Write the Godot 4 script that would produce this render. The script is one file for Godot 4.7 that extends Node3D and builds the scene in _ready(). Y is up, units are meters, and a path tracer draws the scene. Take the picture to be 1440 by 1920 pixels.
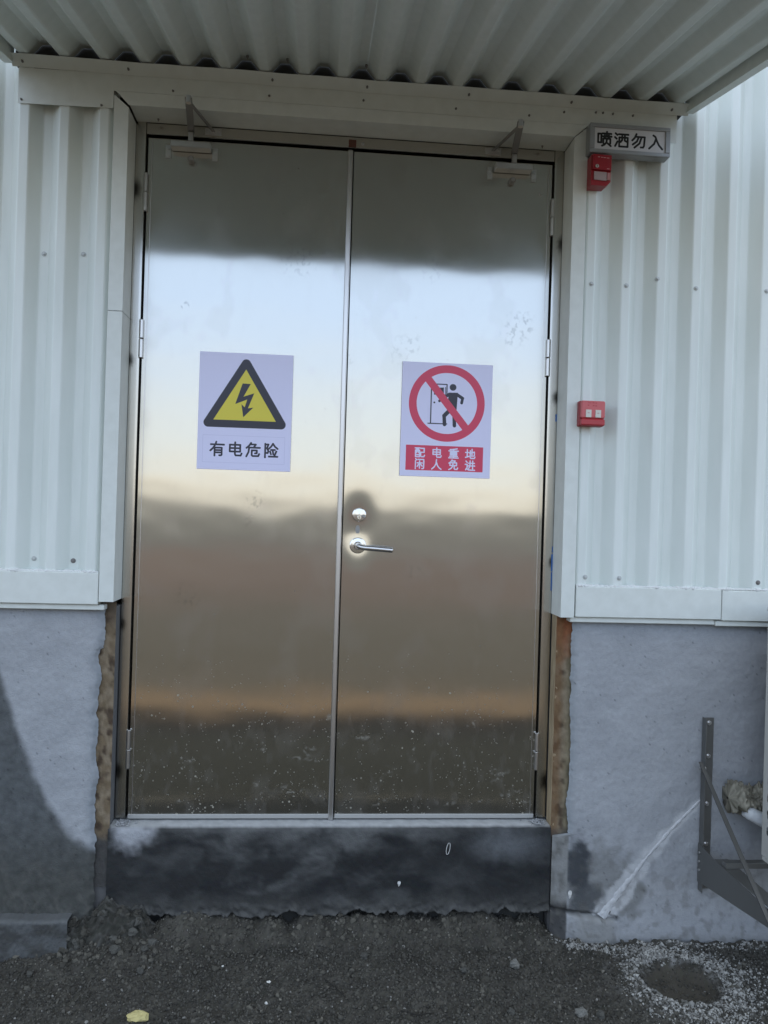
extends Node3D

var rng := RandomNumberGenerator.new()
var used := {}
var M := {}
var n_fine := FastNoiseLite.new()
var n_mid := FastNoiseLite.new()
var n_big := FastNoiseLite.new()

# ------------------------------------------------------------------ helpers
func lin(r: float, g: float, b: float) -> Color:
	return Color(r, g, b).linear_to_srgb()

func noise(freq: float, oct: int, sd: int) -> FastNoiseLite:
	var n := FastNoiseLite.new()
	n.noise_type = FastNoiseLite.TYPE_SIMPLEX_SMOOTH
	n.frequency = freq
	n.fractal_octaves = oct
	n.seed = sd
	return n

func mat(c: Color, rough: float, metal := 0.0, vcol := false) -> StandardMaterial3D:
	var m := StandardMaterial3D.new()
	m.albedo_color = c
	m.roughness = rough
	m.metallic = metal
	m.vertex_color_use_as_albedo = vcol
	return m

func noise_tex(freq: float, oct: int, lo: Color, hi: Color, sd: int, size := 512) -> NoiseTexture2D:
	var t := NoiseTexture2D.new()
	t.width = size
	t.height = size
	t.seamless = true
	t.noise = noise(freq, oct, sd)
	var g := Gradient.new()
	g.set_color(0, lo)
	g.set_color(1, hi)
	t.color_ramp = g
	return t

func numbered(called: String) -> String:
	used[called] = used.get(called, -1) + 1
	return called if used[called] == 0 else "%s_%03d" % [called, used[called]]

func thing(called: String, label: String, category: String, at := Vector3.ZERO, group := "") -> Node3D:
	var o := Node3D.new()
	o.name = numbered(called)
	add_child(o)
	o.position = at
	tag(o, label, category, group)
	return o

func tag(o: Node, label: String, category: String, group := "") -> void:
	o.set_meta("label", label)
	o.set_meta("category", category)
	if group:
		o.set_meta("group", group)

func obj(called: String, mesh: Mesh, m: Material, parent: Node = null) -> MeshInstance3D:
	var o := MeshInstance3D.new()
	o.mesh = mesh
	o.material_override = m
	if parent == null:
		o.name = numbered(called)
		add_child(o)
	else:
		var n := called
		var k := 0
		while parent.has_node(n):
			k += 1
			n = "%s_%03d" % [called, k]
		o.name = n
		parent.add_child(o, true)
	return o

func st_new() -> SurfaceTool:
	var st := SurfaceTool.new()
	st.begin(Mesh.PRIMITIVE_TRIANGLES)
	return st

func vert(st: SurfaceTool, p: Vector3, n: Vector3, uv := Vector2.ZERO) -> void:
	st.set_normal(n)
	st.set_uv(uv)
	st.add_vertex(p)

func tri(st: SurfaceTool, a: Vector3, b: Vector3, c: Vector3, away: Vector3) -> void:
	var n := (b - a).cross(c - a)
	if n.length_squared() < 1e-18:
		return
	n = n.normalized()
	var out := (a + b + c) / 3.0 - away
	if n.dot(out) < 0.0:
		n = -n
		vert(st, a, n, Vector2(a.x, a.y)); vert(st, b, n, Vector2(b.x, b.y)); vert(st, c, n, Vector2(c.x, c.y))
	else:
		vert(st, a, n, Vector2(a.x, a.y)); vert(st, c, n, Vector2(c.x, c.y)); vert(st, b, n, Vector2(b.x, b.y))

func quad(st: SurfaceTool, a: Vector3, b: Vector3, c: Vector3, d: Vector3, away: Vector3) -> void:
	tri(st, a, b, c, away)
	tri(st, a, c, d, away)

# chamfered box between two corners
func box(st: SurfaceTool, p: Vector3, q: Vector3, bev := 0.0015, xf := Transform3D()) -> void:
	var lo := p.min(q)
	var hi := p.max(q)
	var c := (lo + hi) / 2.0
	var h := (hi - lo) / 2.0
	var e := minf(bev, minf(h.x, minf(h.y, h.z)) * 0.45)
	var cc := xf * c
	var P := func(sx: float, sy: float, sz: float, ax: int) -> Vector3:
		var v := Vector3(sx * (h.x - e), sy * (h.y - e), sz * (h.z - e))
		if ax == 0: v.x = sx * h.x
		if ax == 1: v.y = sy * h.y
		if ax == 2: v.z = sz * h.z
		return xf * (c + v)
	var s := [-1.0, 1.0]
	for a: float in s:
		quad(st, P.call(a, -1.0, -1.0, 0), P.call(a, 1.0, -1.0, 0), P.call(a, 1.0, 1.0, 0), P.call(a, -1.0, 1.0, 0), cc)
		quad(st, P.call(-1.0, a, -1.0, 1), P.call(1.0, a, -1.0, 1), P.call(1.0, a, 1.0, 1), P.call(-1.0, a, 1.0, 1), cc)
		quad(st, P.call(-1.0, -1.0, a, 2), P.call(1.0, -1.0, a, 2), P.call(1.0, 1.0, a, 2), P.call(-1.0, 1.0, a, 2), cc)
		for b: float in s:
			quad(st, P.call(a, b, -1.0, 0), P.call(a, b, 1.0, 0), P.call(a, b, 1.0, 1), P.call(a, b, -1.0, 1), cc)
			quad(st, P.call(a, -1.0, b, 0), P.call(a, 1.0, b, 0), P.call(a, 1.0, b, 2), P.call(a, -1.0, b, 2), cc)
			quad(st, P.call(-1.0, a, b, 1), P.call(1.0, a, b, 1), P.call(1.0, a, b, 2), P.call(-1.0, a, b, 2), cc)
			for d: float in s:
				tri(st, P.call(a, b, d, 0), P.call(a, b, d, 1), P.call(a, b, d, 2), cc)

func box_mesh(p: Vector3, q: Vector3, bev := 0.0015) -> Mesh:
	var st := st_new()
	box(st, p, q, bev)
	return st.commit()

# straight prism: outline in the xy plane, from z0 to z1
func prism(st: SurfaceTool, poly: PackedVector2Array, z0: float, z1: float) -> void:
	var idx := Geometry2D.triangulate_polygon(poly)
	for k in range(0, idx.size(), 3):
		var a := poly[idx[k]]; var b := poly[idx[k + 1]]; var c := poly[idx[k + 2]]
		tri(st, Vector3(a.x, a.y, z1), Vector3(b.x, b.y, z1), Vector3(c.x, c.y, z1), Vector3(a.x, a.y, z1 - 1.0))
		tri(st, Vector3(a.x, a.y, z0), Vector3(b.x, b.y, z0), Vector3(c.x, c.y, z0), Vector3(a.x, a.y, z0 + 1.0))
	var cw := Geometry2D.is_polygon_clockwise(poly)
	for k in poly.size():
		var a := poly[k]; var b := poly[(k + 1) % poly.size()]
		var n2 := Vector2(b.y - a.y, a.x - b.x) * (-1.0 if cw else 1.0)
		var mid := (a + b) / 2.0 - n2
		quad(st, Vector3(a.x, a.y, z0), Vector3(b.x, b.y, z0), Vector3(b.x, b.y, z1), Vector3(a.x, a.y, z1), Vector3(mid.x, mid.y, (z0 + z1) / 2.0))

# round bar along a path
func tube(st: SurfaceTool, pts: Array, radii: Array, sides := 14) -> void:
	var rings := []
	var up := Vector3.UP
	for k in pts.size():
		var d: Vector3 = (pts[mini(k + 1, pts.size() - 1)] - pts[maxi(k - 1, 0)]).normalized()
		if absf(d.dot(up)) > 0.95:
			up = Vector3.RIGHT if absf(d.x) < 0.9 else Vector3.BACK
		var u := (up - d * up.dot(d)).normalized()
		var w := d.cross(u)
		var ring := []
		for j in sides:
			var t := TAU * j / sides
			ring.append([pts[k] + (u * cos(t) + w * sin(t)) * radii[k], u * cos(t) + w * sin(t)])
		rings.append(ring)
	for k in pts.size() - 1:
		var axis: Vector3 = pts[k + 1] - pts[k]
		var run := axis.length()
		axis /= maxf(run, 1e-9)
		var dr: float = radii[k + 1] - radii[k]
		for j in sides:
			var j2 := (j + 1) % sides
			var a: Array = rings[k][j]; var b: Array = rings[k][j2]; var c: Array = rings[k + 1][j2]; var e: Array = rings[k + 1][j]
			for t: Array in [[a, b, c], [a, c, e]]:
				var g: Vector3 = (t[1][0] - t[0][0]).cross(t[2][0] - t[0][0])
				var f: Array = t if g.dot(t[0][1]) < 0.0 else [t[0], t[2], t[1]]
				for v: Array in f:
					vert(st, v[0], (v[1] * run - axis * dr).normalized(), Vector2(v[0].x, v[0].y))
	for k: int in [0, pts.size() - 1]:
		var inner: Vector3 = pts[1] if k == 0 else pts[pts.size() - 2]
		for j in sides:
			tri(st, pts[k], rings[k][j][0], rings[k][(j + 1) % sides][0], inner)

func disc(st: SurfaceTool, at: Vector3, r: float, depth: float, sides := 20, dome := 0.0) -> void:
	tube(st, [at, at + Vector3(0, 0, depth * 0.75), at + Vector3(0, 0, depth)], [r, r, r * 0.86], sides)
	if dome > 0.0:
		tube(st, [at + Vector3(0, 0, depth), at + Vector3(0, 0, depth + dome)], [r * 0.8, r * 0.45], sides)

# grid surface: f(x, y) returns [position, colour]
func grid(xs: PackedFloat32Array, ys: PackedFloat32Array, f: Callable, facing: Vector3) -> ArrayMesh:
	var w := xs.size()
	var h := ys.size()
	var pos := PackedVector3Array(); pos.resize(w * h)
	var col := PackedColorArray(); col.resize(w * h)
	var nor := PackedVector3Array(); nor.resize(w * h)
	var uv := PackedVector2Array(); uv.resize(w * h)
	for j in h:
		for i in w:
			var r: Array = f.call(xs[i], ys[j])
			pos[j * w + i] = r[0]
			col[j * w + i] = r[1]
			uv[j * w + i] = Vector2(xs[i], ys[j])
	var total := 0.0
	for j in h:
		for i in w:
			var dx := pos[j * w + mini(i + 1, w - 1)] - pos[j * w + maxi(i - 1, 0)]
			var dy := pos[mini(j + 1, h - 1) * w + i] - pos[maxi(j - 1, 0) * w + i]
			var n := dx.cross(dy)
			total += n.dot(facing)
			nor[j * w + i] = n.normalized()
	var flip := total > 0.0
	if not flip:
		for k in nor.size():
			nor[k] = -nor[k]
	var idx := PackedInt32Array()
	for j in h - 1:
		for i in w - 1:
			var a := j * w + i
			if flip:
				idx.append_array([a, a + w, a + 1, a + 1, a + w, a + w + 1])
			else:
				idx.append_array([a, a + 1, a + w, a + 1, a + w + 1, a + w])
	var arr := []
	arr.resize(Mesh.ARRAY_MAX)
	arr[Mesh.ARRAY_VERTEX] = pos
	arr[Mesh.ARRAY_NORMAL] = nor
	arr[Mesh.ARRAY_COLOR] = col
	arr[Mesh.ARRAY_TEX_UV] = uv
	arr[Mesh.ARRAY_INDEX] = idx
	var m := ArrayMesh.new()
	m.add_surface_from_arrays(Mesh.PRIMITIVE_TRIANGLES, arr)
	return m

func steps(segs: Array) -> PackedFloat32Array:   # [[from, to, count], ...]
	var out := PackedFloat32Array()
	for s: Array in segs:
		for k: int in int(s[2]):
			out.append(lerpf(s[0], s[1], float(k) / s[2]))
	out.append(segs[-1][1])
	return out

func rock(sd: int, r: Vector3, rough := 0.28, sides := 10, rings := 7) -> Mesh:
	var n := noise(0.9, 3, sd)
	var st := st_new()
	var P := func(i: int, j: int) -> Vector3:
		var th := PI * j / rings
		var ph := TAU * (i % sides) / sides
		var d := Vector3(sin(th) * cos(ph), cos(th), sin(th) * sin(ph))
		return d * (1.0 + rough * 2.0 * n.get_noise_3d(d.x * 1.3, d.y * 1.3, d.z * 1.3)) * r
	for j in rings:
		for i in sides:
			quad(st, P.call(i, j), P.call(i + 1, j), P.call(i + 1, j + 1), P.call(i, j + 1), Vector3.ZERO)
	return st.commit()

func ss(a: float, b: float, x: float) -> float:
	return smoothstep(a, b, x)

# ------------------------------------------------------------------ lettering
const GLYPH := {
	"you": [[6,22,94,22],[42,4,36,24,22,46,4,64],[32,44,32,98],[32,44,80,44,80,90,76,95,64,95],[32,60,80,60],[32,76,80,76]],
	"dian": [[14,20,84,20,84,66,14,66,14,20],[14,43,84,43],[49,4,49,82,54,92,88,92,94,78]],
	"wei": [[36,4,24,22,6,38],[34,14,68,14,56,32],[22,35,96,35],[24,35,20,66,6,96],[42,54,76,54,76,72,64,74],[42,54,42,86,48,92,86,92,92,78]],
	"xian": [[12,6,12,98],[12,10,34,10,24,36,34,54,30,68,18,68],[64,4,52,24,36,40],[64,4,78,24,96,38],[52,46,78,46],[46,58,52,76],[64,54,68,76],[88,56,74,90],[38,92,96,92]],
	"pei": [[4,10,50,10],[8,30,46,30,46,94,8,94,8,30],[20,10,20,50,14,56],[34,10,34,50,44,54],[8,75,46,75],[58,12,92,12,92,50,58,50],[58,50,58,86,64,92,90,92,96,78]],
	"zhong": [[84,5,50,12,16,14],[4,27,96,27],[20,40,80,40,80,66,20,66,20,40],[20,53,80,53],[50,10,50,92],[12,79,88,79],[4,94,96,94]],
	"di": [[4,36,38,36],[20,8,20,78],[4,84,40,72],[44,44,90,30,90,64,80,70],[66,4,66,74],[50,18,50,84,56,92,90,92,96,78]],
	"xian2": [[12,3,22,14],[10,22,10,98],[34,9,90,9,90,90,84,96,74,96],[26,42,76,42],[50,24,50,92],[48,46,28,76],[52,46,76,72]],
	"ren": [[50,4,46,44,30,74,6,96],[50,30,60,62,78,84,96,96]],
	"mian": [[38,3,26,20,8,34],[36,11,68,11,56,28],[18,30,82,30,82,56,18,56,18,30],[48,30,44,66,30,84,8,96],[60,56,60,84,66,92,88,92,94,78]],
	"jin": [[10,8,22,22],[4,40,22,40,22,74,8,92],[14,80,34,92,60,95,96,95],[36,28,92,28],[32,54,96,54],[50,6,50,56,36,82],[76,6,76,84]],
	"pen": [[6,18,28,18,28,76,6,76,6,18],[36,15,96,15],[66,3,66,30],[36,34,98,34],[52,27,52,42],[80,27,80,42],[42,49,90,49,90,80],[42,49,42,80],[66,57,64,74,50,90,34,98],[72,80,94,97]],
	"sa": [[8,8,20,18],[4,34,16,44],[6,94,22,62],[30,13,96,13],[34,34,92,34,92,95,34,95,34,34],[54,13,54,50,44,64],[72,13,72,54,84,60]],
	"wu": [[34,4,24,28,6,48],[30,22,92,22,88,80,82,92,66,92],[50,24,38,54,10,76],[70,24,56,66,22,96]],
	"ru": [[34,5,48,14,58,40,74,70,97,95],[50,34,40,62,6,95]],
}

func line_px(im: Image, a: Vector2, b: Vector2, w: float, c: Color) -> void:
	var d := (b - a)
	var len2 := maxf(d.length_squared(), 0.001)
	for y in range(maxi(0, int(minf(a.y, b.y) - w)), mini(im.get_height(), int(maxf(a.y, b.y) + w) + 2)):
		for x in range(maxi(0, int(minf(a.x, b.x) - w)), mini(im.get_width(), int(maxf(a.x, b.x) + w) + 2)):
			var p := Vector2(x + 0.5, y + 0.5)
			var t := clampf((p - a).dot(d) / len2, 0.0, 1.0)
			if p.distance_squared_to(a + d * t) < w * w * 0.25:
				im.set_pixel(x, y, c)

func poly_px(im: Image, pts: PackedVector2Array, c: Color) -> void:
	var lo := Vector2(1e9, 1e9)
	var hi := -lo
	for p in pts:
		lo = lo.min(p); hi = hi.max(p)
	for y in range(maxi(0, int(lo.y)), mini(im.get_height(), int(hi.y) + 2)):
		for x in range(maxi(0, int(lo.x)), mini(im.get_width(), int(hi.x) + 2)):
			if Geometry2D.is_point_in_polygon(Vector2(x + 0.5, y + 0.5), pts):
				im.set_pixel(x, y, c)

func glyph(im: Image, which: String, at: Vector2, size: float, c: Color, weight := 11.0) -> void:
	for s: Array in GLYPH[which]:
		for k in range(0, s.size() - 2, 2):
			line_px(im, at + Vector2(s[k] - 50.0, s[k + 1] - 50.0) * size / 100.0, at + Vector2(s[k + 2] - 50.0, s[k + 3] - 50.0) * size / 100.0, weight * size / 100.0, c)

func pxs(list: Array, k: float) -> PackedVector2Array:
	var out := PackedVector2Array()
	for j in range(0, list.size(), 2):
		out.append(Vector2(list[j], list[j + 1]) * k)
	return out

func printed_panel(w: float, h: float, depth: float) -> Mesh:   # centre of the back at the origin; the face carries the print
	var st := st_new()
	var a := [Vector3(-w / 2, -h / 2, depth), Vector3(w / 2, -h / 2, depth), Vector3(w / 2, h / 2, depth), Vector3(-w / 2, h / 2, depth)]
	var u := [Vector2(0, 1), Vector2(1, 1), Vector2(1, 0), Vector2(0, 0)]
	for k: int in [0, 2, 1, 0, 3, 2]:
		vert(st, a[k], Vector3.BACK, u[k])
	for k in 4:
		var p: Vector3 = a[k]
		var q: Vector3 = a[(k + 1) % 4]
		var n := Vector3(q.y - p.y, p.x - q.x, 0).normalized()
		var p0 := Vector3(p.x, p.y, 0)
		var q0 := Vector3(q.x, q.y, 0)
		for v: Vector3 in [p, q0, q, p, p0, q0]:
			vert(st, v, n, Vector2(0.01, 0.01))
	return st.commit()

func print_mat(im: Image, rough: float) -> StandardMaterial3D:
	var m := mat(Color.WHITE, rough)
	m.albedo_texture = ImageTexture.create_from_image(im)
	return m

# ------------------------------------------------------------------ scene
func _ready() -> void:
	rng.seed = 7
	n_fine = noise(60.0, 3, 1)
	n_mid = noise(14.0, 3, 2)
	n_big = noise(3.0, 3, 3)

	var cam := Camera3D.new()
	cam.name = "camera"
	add_child(cam)
	cam.position = Vector3(-0.0931, 1.0496, 2.6507)
	cam.basis = Basis(Vector3.UP, deg_to_rad(-4.8)) * Basis(Vector3.RIGHT, deg_to_rad(0.18)) * Basis(Vector3.BACK, deg_to_rad(1.73))
	cam.fov = rad_to_deg(2.0 * atan(960.0 / 1500.0))
	cam.near = 0.05
	cam.far = 300.0
	cam.current = true

	var env := Environment.new()
	env.background_mode = Environment.BG_SKY
	env.sky = Sky.new()
	env.sky.sky_material = make_sky()
	env.tonemap_mode = Environment.TONE_MAPPER_LINEAR
	env.tonemap_exposure = 1.17
	env.sdfgi_enabled = true
	env.ssao_enabled = true
	env.ssil_enabled = true
	var we := WorldEnvironment.new()
	we.name = "world_environment"
	we.environment = env
	add_child(we)

	var sun := DirectionalLight3D.new()   # low, behind the building: this face is in its shade
	sun.name = "sun"
	sun.light_energy = 0.7
	sun.light_color = Color(1.0, 0.86, 0.7)
	sun.light_angular_distance = 0.5
	sun.shadow_enabled = true
	add_child(sun)
	sun.look_at_from_position(Vector3.ZERO, Vector3(0.35, -0.26, 1.0))

	make_materials()
	build_ground()
	build_warehouse()
	build_canopy()
	build_step()
	build_door()
	build_signs()
	build_alarms()
	build_air_unit()
	build_litter()

func make_sky() -> PanoramaSkyMaterial:
	var w := 512
	var h := 256
	var im := Image.create(w, h, false, Image.FORMAT_RGBF)
	var n := noise(1.6, 4, 11)
	for j in h:
		var el := 90.0 - (j + 0.5) / h * 180.0
		for i in w:
			var az := TAU * (i + 0.5) / w
			var e := maxf(el, 0.0)
			var c := Color(1.36, 1.27, 1.08).lerp(Color(1.20, 1.32, 1.42), ss(0.0, 5.0, e))
			c = c.lerp(Color(0.96, 1.24, 1.72), ss(4.0, 15.0, e))
			c = c.lerp(Color(1.02, 1.02, 0.97), ss(16.0, 80.0, e))
			var d := Vector3(cos(az) * cos(deg_to_rad(e)), sin(deg_to_rad(e)) * 2.5, sin(az) * cos(deg_to_rad(e)))
			var cl := ss(0.0, 0.5, n.get_noise_3dv(d)) * ss(4.0, 14.0, e) * 0.35
			c = c.lerp(Color(1.2, 1.18, 1.13), cl * ss(12.0, 30.0, e))
			im.set_pixel(i, j, c)
	var p := PanoramaSkyMaterial.new()
	p.panorama = ImageTexture.create_from_image(im)
	return p

func make_materials() -> void:
	var steel := mat(lin(0.55, 0.53, 0.485), 0.175, 1.0)
	steel.anisotropy_enabled = true
	steel.anisotropy = 1.0
	M.frame_steel = steel.duplicate()
	M.frame_steel.roughness = 0.24
	M.frame_steel.anisotropy = 0.8
	M.leaf = steel
	M.leaf.albedo_color = Color.WHITE
	M.leaf.albedo_texture = leaf_color()
	M.leaf.metallic_texture = leaf_metal
	M.leaf.metallic_texture_channel = BaseMaterial3D.TEXTURE_CHANNEL_RED
	M.leaf.roughness_texture = leaf_metal
	M.leaf.roughness_texture_channel = BaseMaterial3D.TEXTURE_CHANNEL_GREEN
	M.leaf.roughness = 1.0
	M.leaf.metallic = 1.0
	M.rail = mat(lin(0.40, 0.40, 0.385), 0.5, 0.25)
	M.satin = mat(lin(0.62, 0.61, 0.6), 0.3, 1.0)
	M.bright = mat(lin(0.72, 0.71, 0.69), 0.14, 1.0)
	M.closer = mat(lin(0.56, 0.575, 0.57), 0.3, 0.7)
	M.dull_steel = mat(lin(0.3, 0.3, 0.29), 0.5, 0.8)
	M.galv = mat(lin(0.19, 0.19, 0.18), 0.45, 0.7)
	var clad := mat(lin(0.74, 0.785, 0.75), 0.42)
	clad.albedo_texture = noise_tex(0.012, 4, Color(0.955, 0.96, 0.955), Color(1, 1, 1), 21)
	clad.uv1_triplanar = true
	clad.uv1_world_triplanar = true
	clad.uv1_scale = Vector3(3.0, 0.45, 3.0)
	M.clad = clad
	var trim := mat(lin(0.71, 0.745, 0.705), 0.4)
	trim.albedo_texture = noise_tex(0.02, 4, Color(0.955, 0.955, 0.95), Color(1, 1, 1), 22)
	trim.uv1_triplanar = true
	trim.uv1_world_triplanar = true
	trim.uv1_scale = Vector3(1.7, 1.7, 1.7)
	M.trim = trim
	M.caulk = mat(lin(0.66, 0.67, 0.65), 0.7)
	M.screw = mat(lin(0.5, 0.52, 0.51), 0.5, 0.3)
	M.dark_screw = mat(lin(0.2, 0.19, 0.18), 0.6, 0.3)
	M.foam = mat(lin(0.035, 0.036, 0.034), 0.95)
	var pl := mat(Color.WHITE, 0.93, 0.0, true)
	pl.heightmap_enabled = true
	pl.heightmap_texture = noise_tex(0.09, 4, Color.BLACK, Color.WHITE, 31)
	pl.heightmap_scale = 0.10
	pl.uv1_triplanar = true
	pl.uv1_world_triplanar = true
	pl.uv1_scale = Vector3(3.1, 3.1, 3.1)
	pl.albedo_texture = noise_tex(0.03, 5, Color(0.96, 0.96, 0.96), Color(1, 1, 1), 32)
	M.plaster = pl
	M.soil = mat(Color.WHITE, 0.97, 0.0, true)
	M.grit = mat(Color.WHITE, 0.96, 0.0, true)
	M.core = mat(lin(0.12, 0.12, 0.12), 0.95)
	M.red = mat(lin(0.30, 0.010, 0.018), 0.35)
	M.red_face = mat(lin(0.56, 0.115, 0.12), 0.4)
	M.red_dark = mat(lin(0.42, 0.025, 0.035), 0.32)

var leaf_metal: ImageTexture

func leaf_color() -> ImageTexture:
	# dirt on the steel of both leaves: smears, splashes of mud, droplets; channel maps go to leaf_metal
	var w := 840
	var h := 1380
	var a := Image.create(w, h, false, Image.FORMAT_RGB8)
	var b := Image.create(w, h, false, Image.FORMAT_RGB8)
	var steel := lin(0.55, 0.53, 0.485)
	a.fill(steel)
	var r0 := 0.175
	b.fill(Color(1.0, r0, 0))
	var n := noise(0.006, 4, 41)
	var n2 := noise(0.03, 4, 42)
	var n3 := noise(0.07, 4, 43)
	for y in h:
		var low := ss(0.72, 1.0, float(y) / h)
		for x in w:
			var s := ss(0.12, 0.5, n.get_noise_2d(x, y * 0.7)) * 0.5 + 0.5 * ss(0.1, 0.6, n2.get_noise_2d(x, y * 0.5)) * (0.25 + low)
			if s > 0.02:
				var k := s * 0.16
				a.set_pixel(x, y, steel.lerp(Color(0.66, 0.65, 0.6), k * 0.6))
				b.set_pixel(x, y, Color(1.0 - k * 0.5, r0 + 0.05 * s, 0))
	var g := RandomNumberGenerator.new()
	g.seed = 5
	var blot := func(cx: float, cy: float, r: float, c: Color, full: float) -> void:
		for y in range(maxi(0, int(cy - r - 1)), mini(h, int(cy + r + 2))):
			for x in range(maxi(0, int(cx - r - 1)), mini(w, int(cx + r + 2))):
				var d := Vector2(x + 0.5 - cx, y + 0.5 - cy).length()
				var k := full * (1.0 - ss(r * 0.5, r, d))
				if k > 0.01:
					a.set_pixel(x, y, a.get_pixel(x, y).lerp(c, k))
					var q := b.get_pixel(x, y)
					b.set_pixel(x, y, Color(q.r * (1.0 - k), lerpf(q.g, 0.8, k), 0))
	# pale mud droplets, thick towards the foot
	for k in 1500:
		var t := pow(g.randf(), 0.55)
		var y := h * lerpf(0.74, 0.998, t)
		var x := g.randf() * w
		if n2.get_noise_2d(x * 0.35 + 500, y * 0.35) < -0.05 and g.randf() < 0.75:
			continue
		blot.call(x, y, g.randf_range(0.6, 1.1) + (1.1 if g.randf() < 0.07 else 0.0), Color(0.74, 0.72, 0.64), g.randf_range(0.3, 0.9))
	for k in 26:   # dried runs and wiped patches low down
		var cx := g.randf() * w
		var cy := h * g.randf_range(0.84, 0.99)
		var rx := g.randf_range(8.0, 34.0)
		var ry := g.randf_range(5.0, 16.0)
		for y in range(maxi(0, int(cy - ry)), mini(h, int(cy + ry))):
			for x in range(maxi(0, int(cx - rx)), mini(w, int(cx + rx))):
				var dd := Vector2((x - cx) / rx, (y - cy) / ry).length()
				var q := 0.30 * (1.0 - ss(0.2, 1.0, dd)) * ss(0.0, 0.5, n3.get_noise_2d(x * 0.8 + 300.0, y))
				if q > 0.01:
					a.set_pixel(x, y, a.get_pixel(x, y).lerp(Color(0.62, 0.6, 0.52), q))
					var qq := b.get_pixel(x, y)
					b.set_pixel(x, y, Color(qq.r * (1.0 - q), qq.g + 0.25 * q, 0))
	# finger smears and scuffs higher up
	var smears := [[0.21, 0.375, 7, 0.12], [0.18, 0.385, 5, 0.1], [0.28, 0.53, 6, 0.22], [0.27, 0.56, 4, 0.15], [0.63, 0.295, 9, 0.1], [0.66, 0.285, 6, 0.12], [0.92, 0.255, 10, 0.16], [0.94, 0.245, 7, 0.16], [0.9, 0.265, 6, 0.12], [0.36, 0.165, 10, 0.1], [0.39, 0.17, 8, 0.1], [0.7, 0.17, 8, 0.08], [0.12, 0.67, 7, 0.14], [0.14, 0.68, 5, 0.14], [0.5, 0.31, 4, 0.12], [0.1, 0.245, 2.5, 0.5], [0.68, 0.63, 7, 0.1]]
	for s: Array in smears:
		var rx: float = s[2] * 4.2
		var ry: float = s[2] * 5.0
		for y in range(maxi(0, int(s[1] * h - ry)), mini(h, int(s[1] * h + ry))):
			for x in range(maxi(0, int(s[0] * w - rx)), mini(w, int(s[0] * w + rx))):
				var dd := Vector2((x - s[0] * w) / rx, (y - s[1] * h) / ry).length()
				var k: float = s[3] * 0.8 * (1.0 - ss(0.3, 1.0, dd)) * ss(0.05, 0.45, n3.get_noise_2d(x, y * 0.8))
				if k > 0.005:
					a.set_pixel(x, y, a.get_pixel(x, y).lerp(Color(0.36, 0.36, 0.35), k))
					var qq := b.get_pixel(x, y)
					b.set_pixel(x, y, Color(qq.r, qq.g + 0.1 * k, 0))
	for k in 70:   # small dark ticks
		blot.call(g.randf() * w, g.randf() * h, g.randf_range(0.5, 1.1), Color(0.3, 0.28, 0.25), g.randf_range(0.2, 0.6))
	leaf_metal = ImageTexture.create_from_image(b)
	return ImageTexture.create_from_image(a)

# ------------------------------------------------------------------ ground
const HOLE := Vector2(1.10, 0.205)

func soil_height(x: float, z: float) -> float:
	var y := -0.372 - 0.03 * ss(0.3, 1.2, x) - 0.03 * ss(-0.5, -1.2, x) - 0.02 * clampf(z, 0.0, 1.0)
	y += 0.012 * n_big.get_noise_2d(x * 1.3, z * 1.3) + 0.009 * n_mid.get_noise_2d(x, z) + 0.016 * ss(0.10, 0.0, z) * n_mid.get_noise_2d(x * 0.7 + 40.0, z * 0.7)
	y += (0.058 + 0.055 * n_mid.get_noise_2d(x * 0.45, 60.0)) * ss(0.05, -0.07, z) * ss(0.82, 0.64, absf(x))
	y += 0.035 * exp(-pow((x + 0.68) / 0.16, 2.0) - pow((z - 0.02) / 0.07, 2.0))
	var d := Vector2((x - HOLE.x) / 1.05, z - HOLE.y).length()
	var a := atan2(z - HOLE.y, x - HOLE.x)
	var r := 0.118 + 0.008 * sin(3.0 * a + 1.0)
	y += 0.014 * exp(-pow((d - r - 0.035) / 0.035, 2.0))
	y -= 0.022 * (1.0 - ss(r - 0.05, r + 0.02, d))
	return y

func near_soil(x: float, z: float) -> Array:
	var y := soil_height(x, z)
	var clod := n_fine.get_noise_2d(x * 0.9, z * 0.9)
	var fine := n_fine.get_noise_2d(x * 2.4 + 9.0, z * 2.4)
	var d := Vector2((x - HOLE.x) / 1.05, z - HOLE.y).length()
	var in_hole := 1.0 - ss(0.095, 0.12, d)
	y += (0.0055 * maxf(clod, -0.3) + 0.004 * fine) * (1.0 - 0.75 * in_hole)
	var c := Color(0.048, 0.0445, 0.036).lerp(Color(0.070, 0.065, 0.053), ss(-0.3, 0.6, n_mid.get_noise_2d(x * 0.7 + 3.0, z * 0.7)))
	c = c.lerp(Color(0.030, 0.028, 0.022), ss(0.05, 0.5, n_big.get_noise_2d(x * 1.5, z * 1.5 + 7.0)) * 0.6)
	c = c.lerp(Color(0.070, 0.062, 0.047), in_hole * 0.8)
	c *= 1.0 + 0.5 * fine * (1.0 - 0.6 * in_hole)
	var dust := ss(0.2, 0.03, absf(d - 0.165)) * ss(-0.2, 0.4, n_mid.get_noise_2d(x * 1.4, z * 1.4)) * (1.0 - in_hole) * ss(0.26, 0.13, d)
	c = c.lerp(Color(0.30, 0.295, 0.28), 0.75 * dust)
	return [Vector3(x, y, z), Color(c.r, c.g, c.b)]

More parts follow.
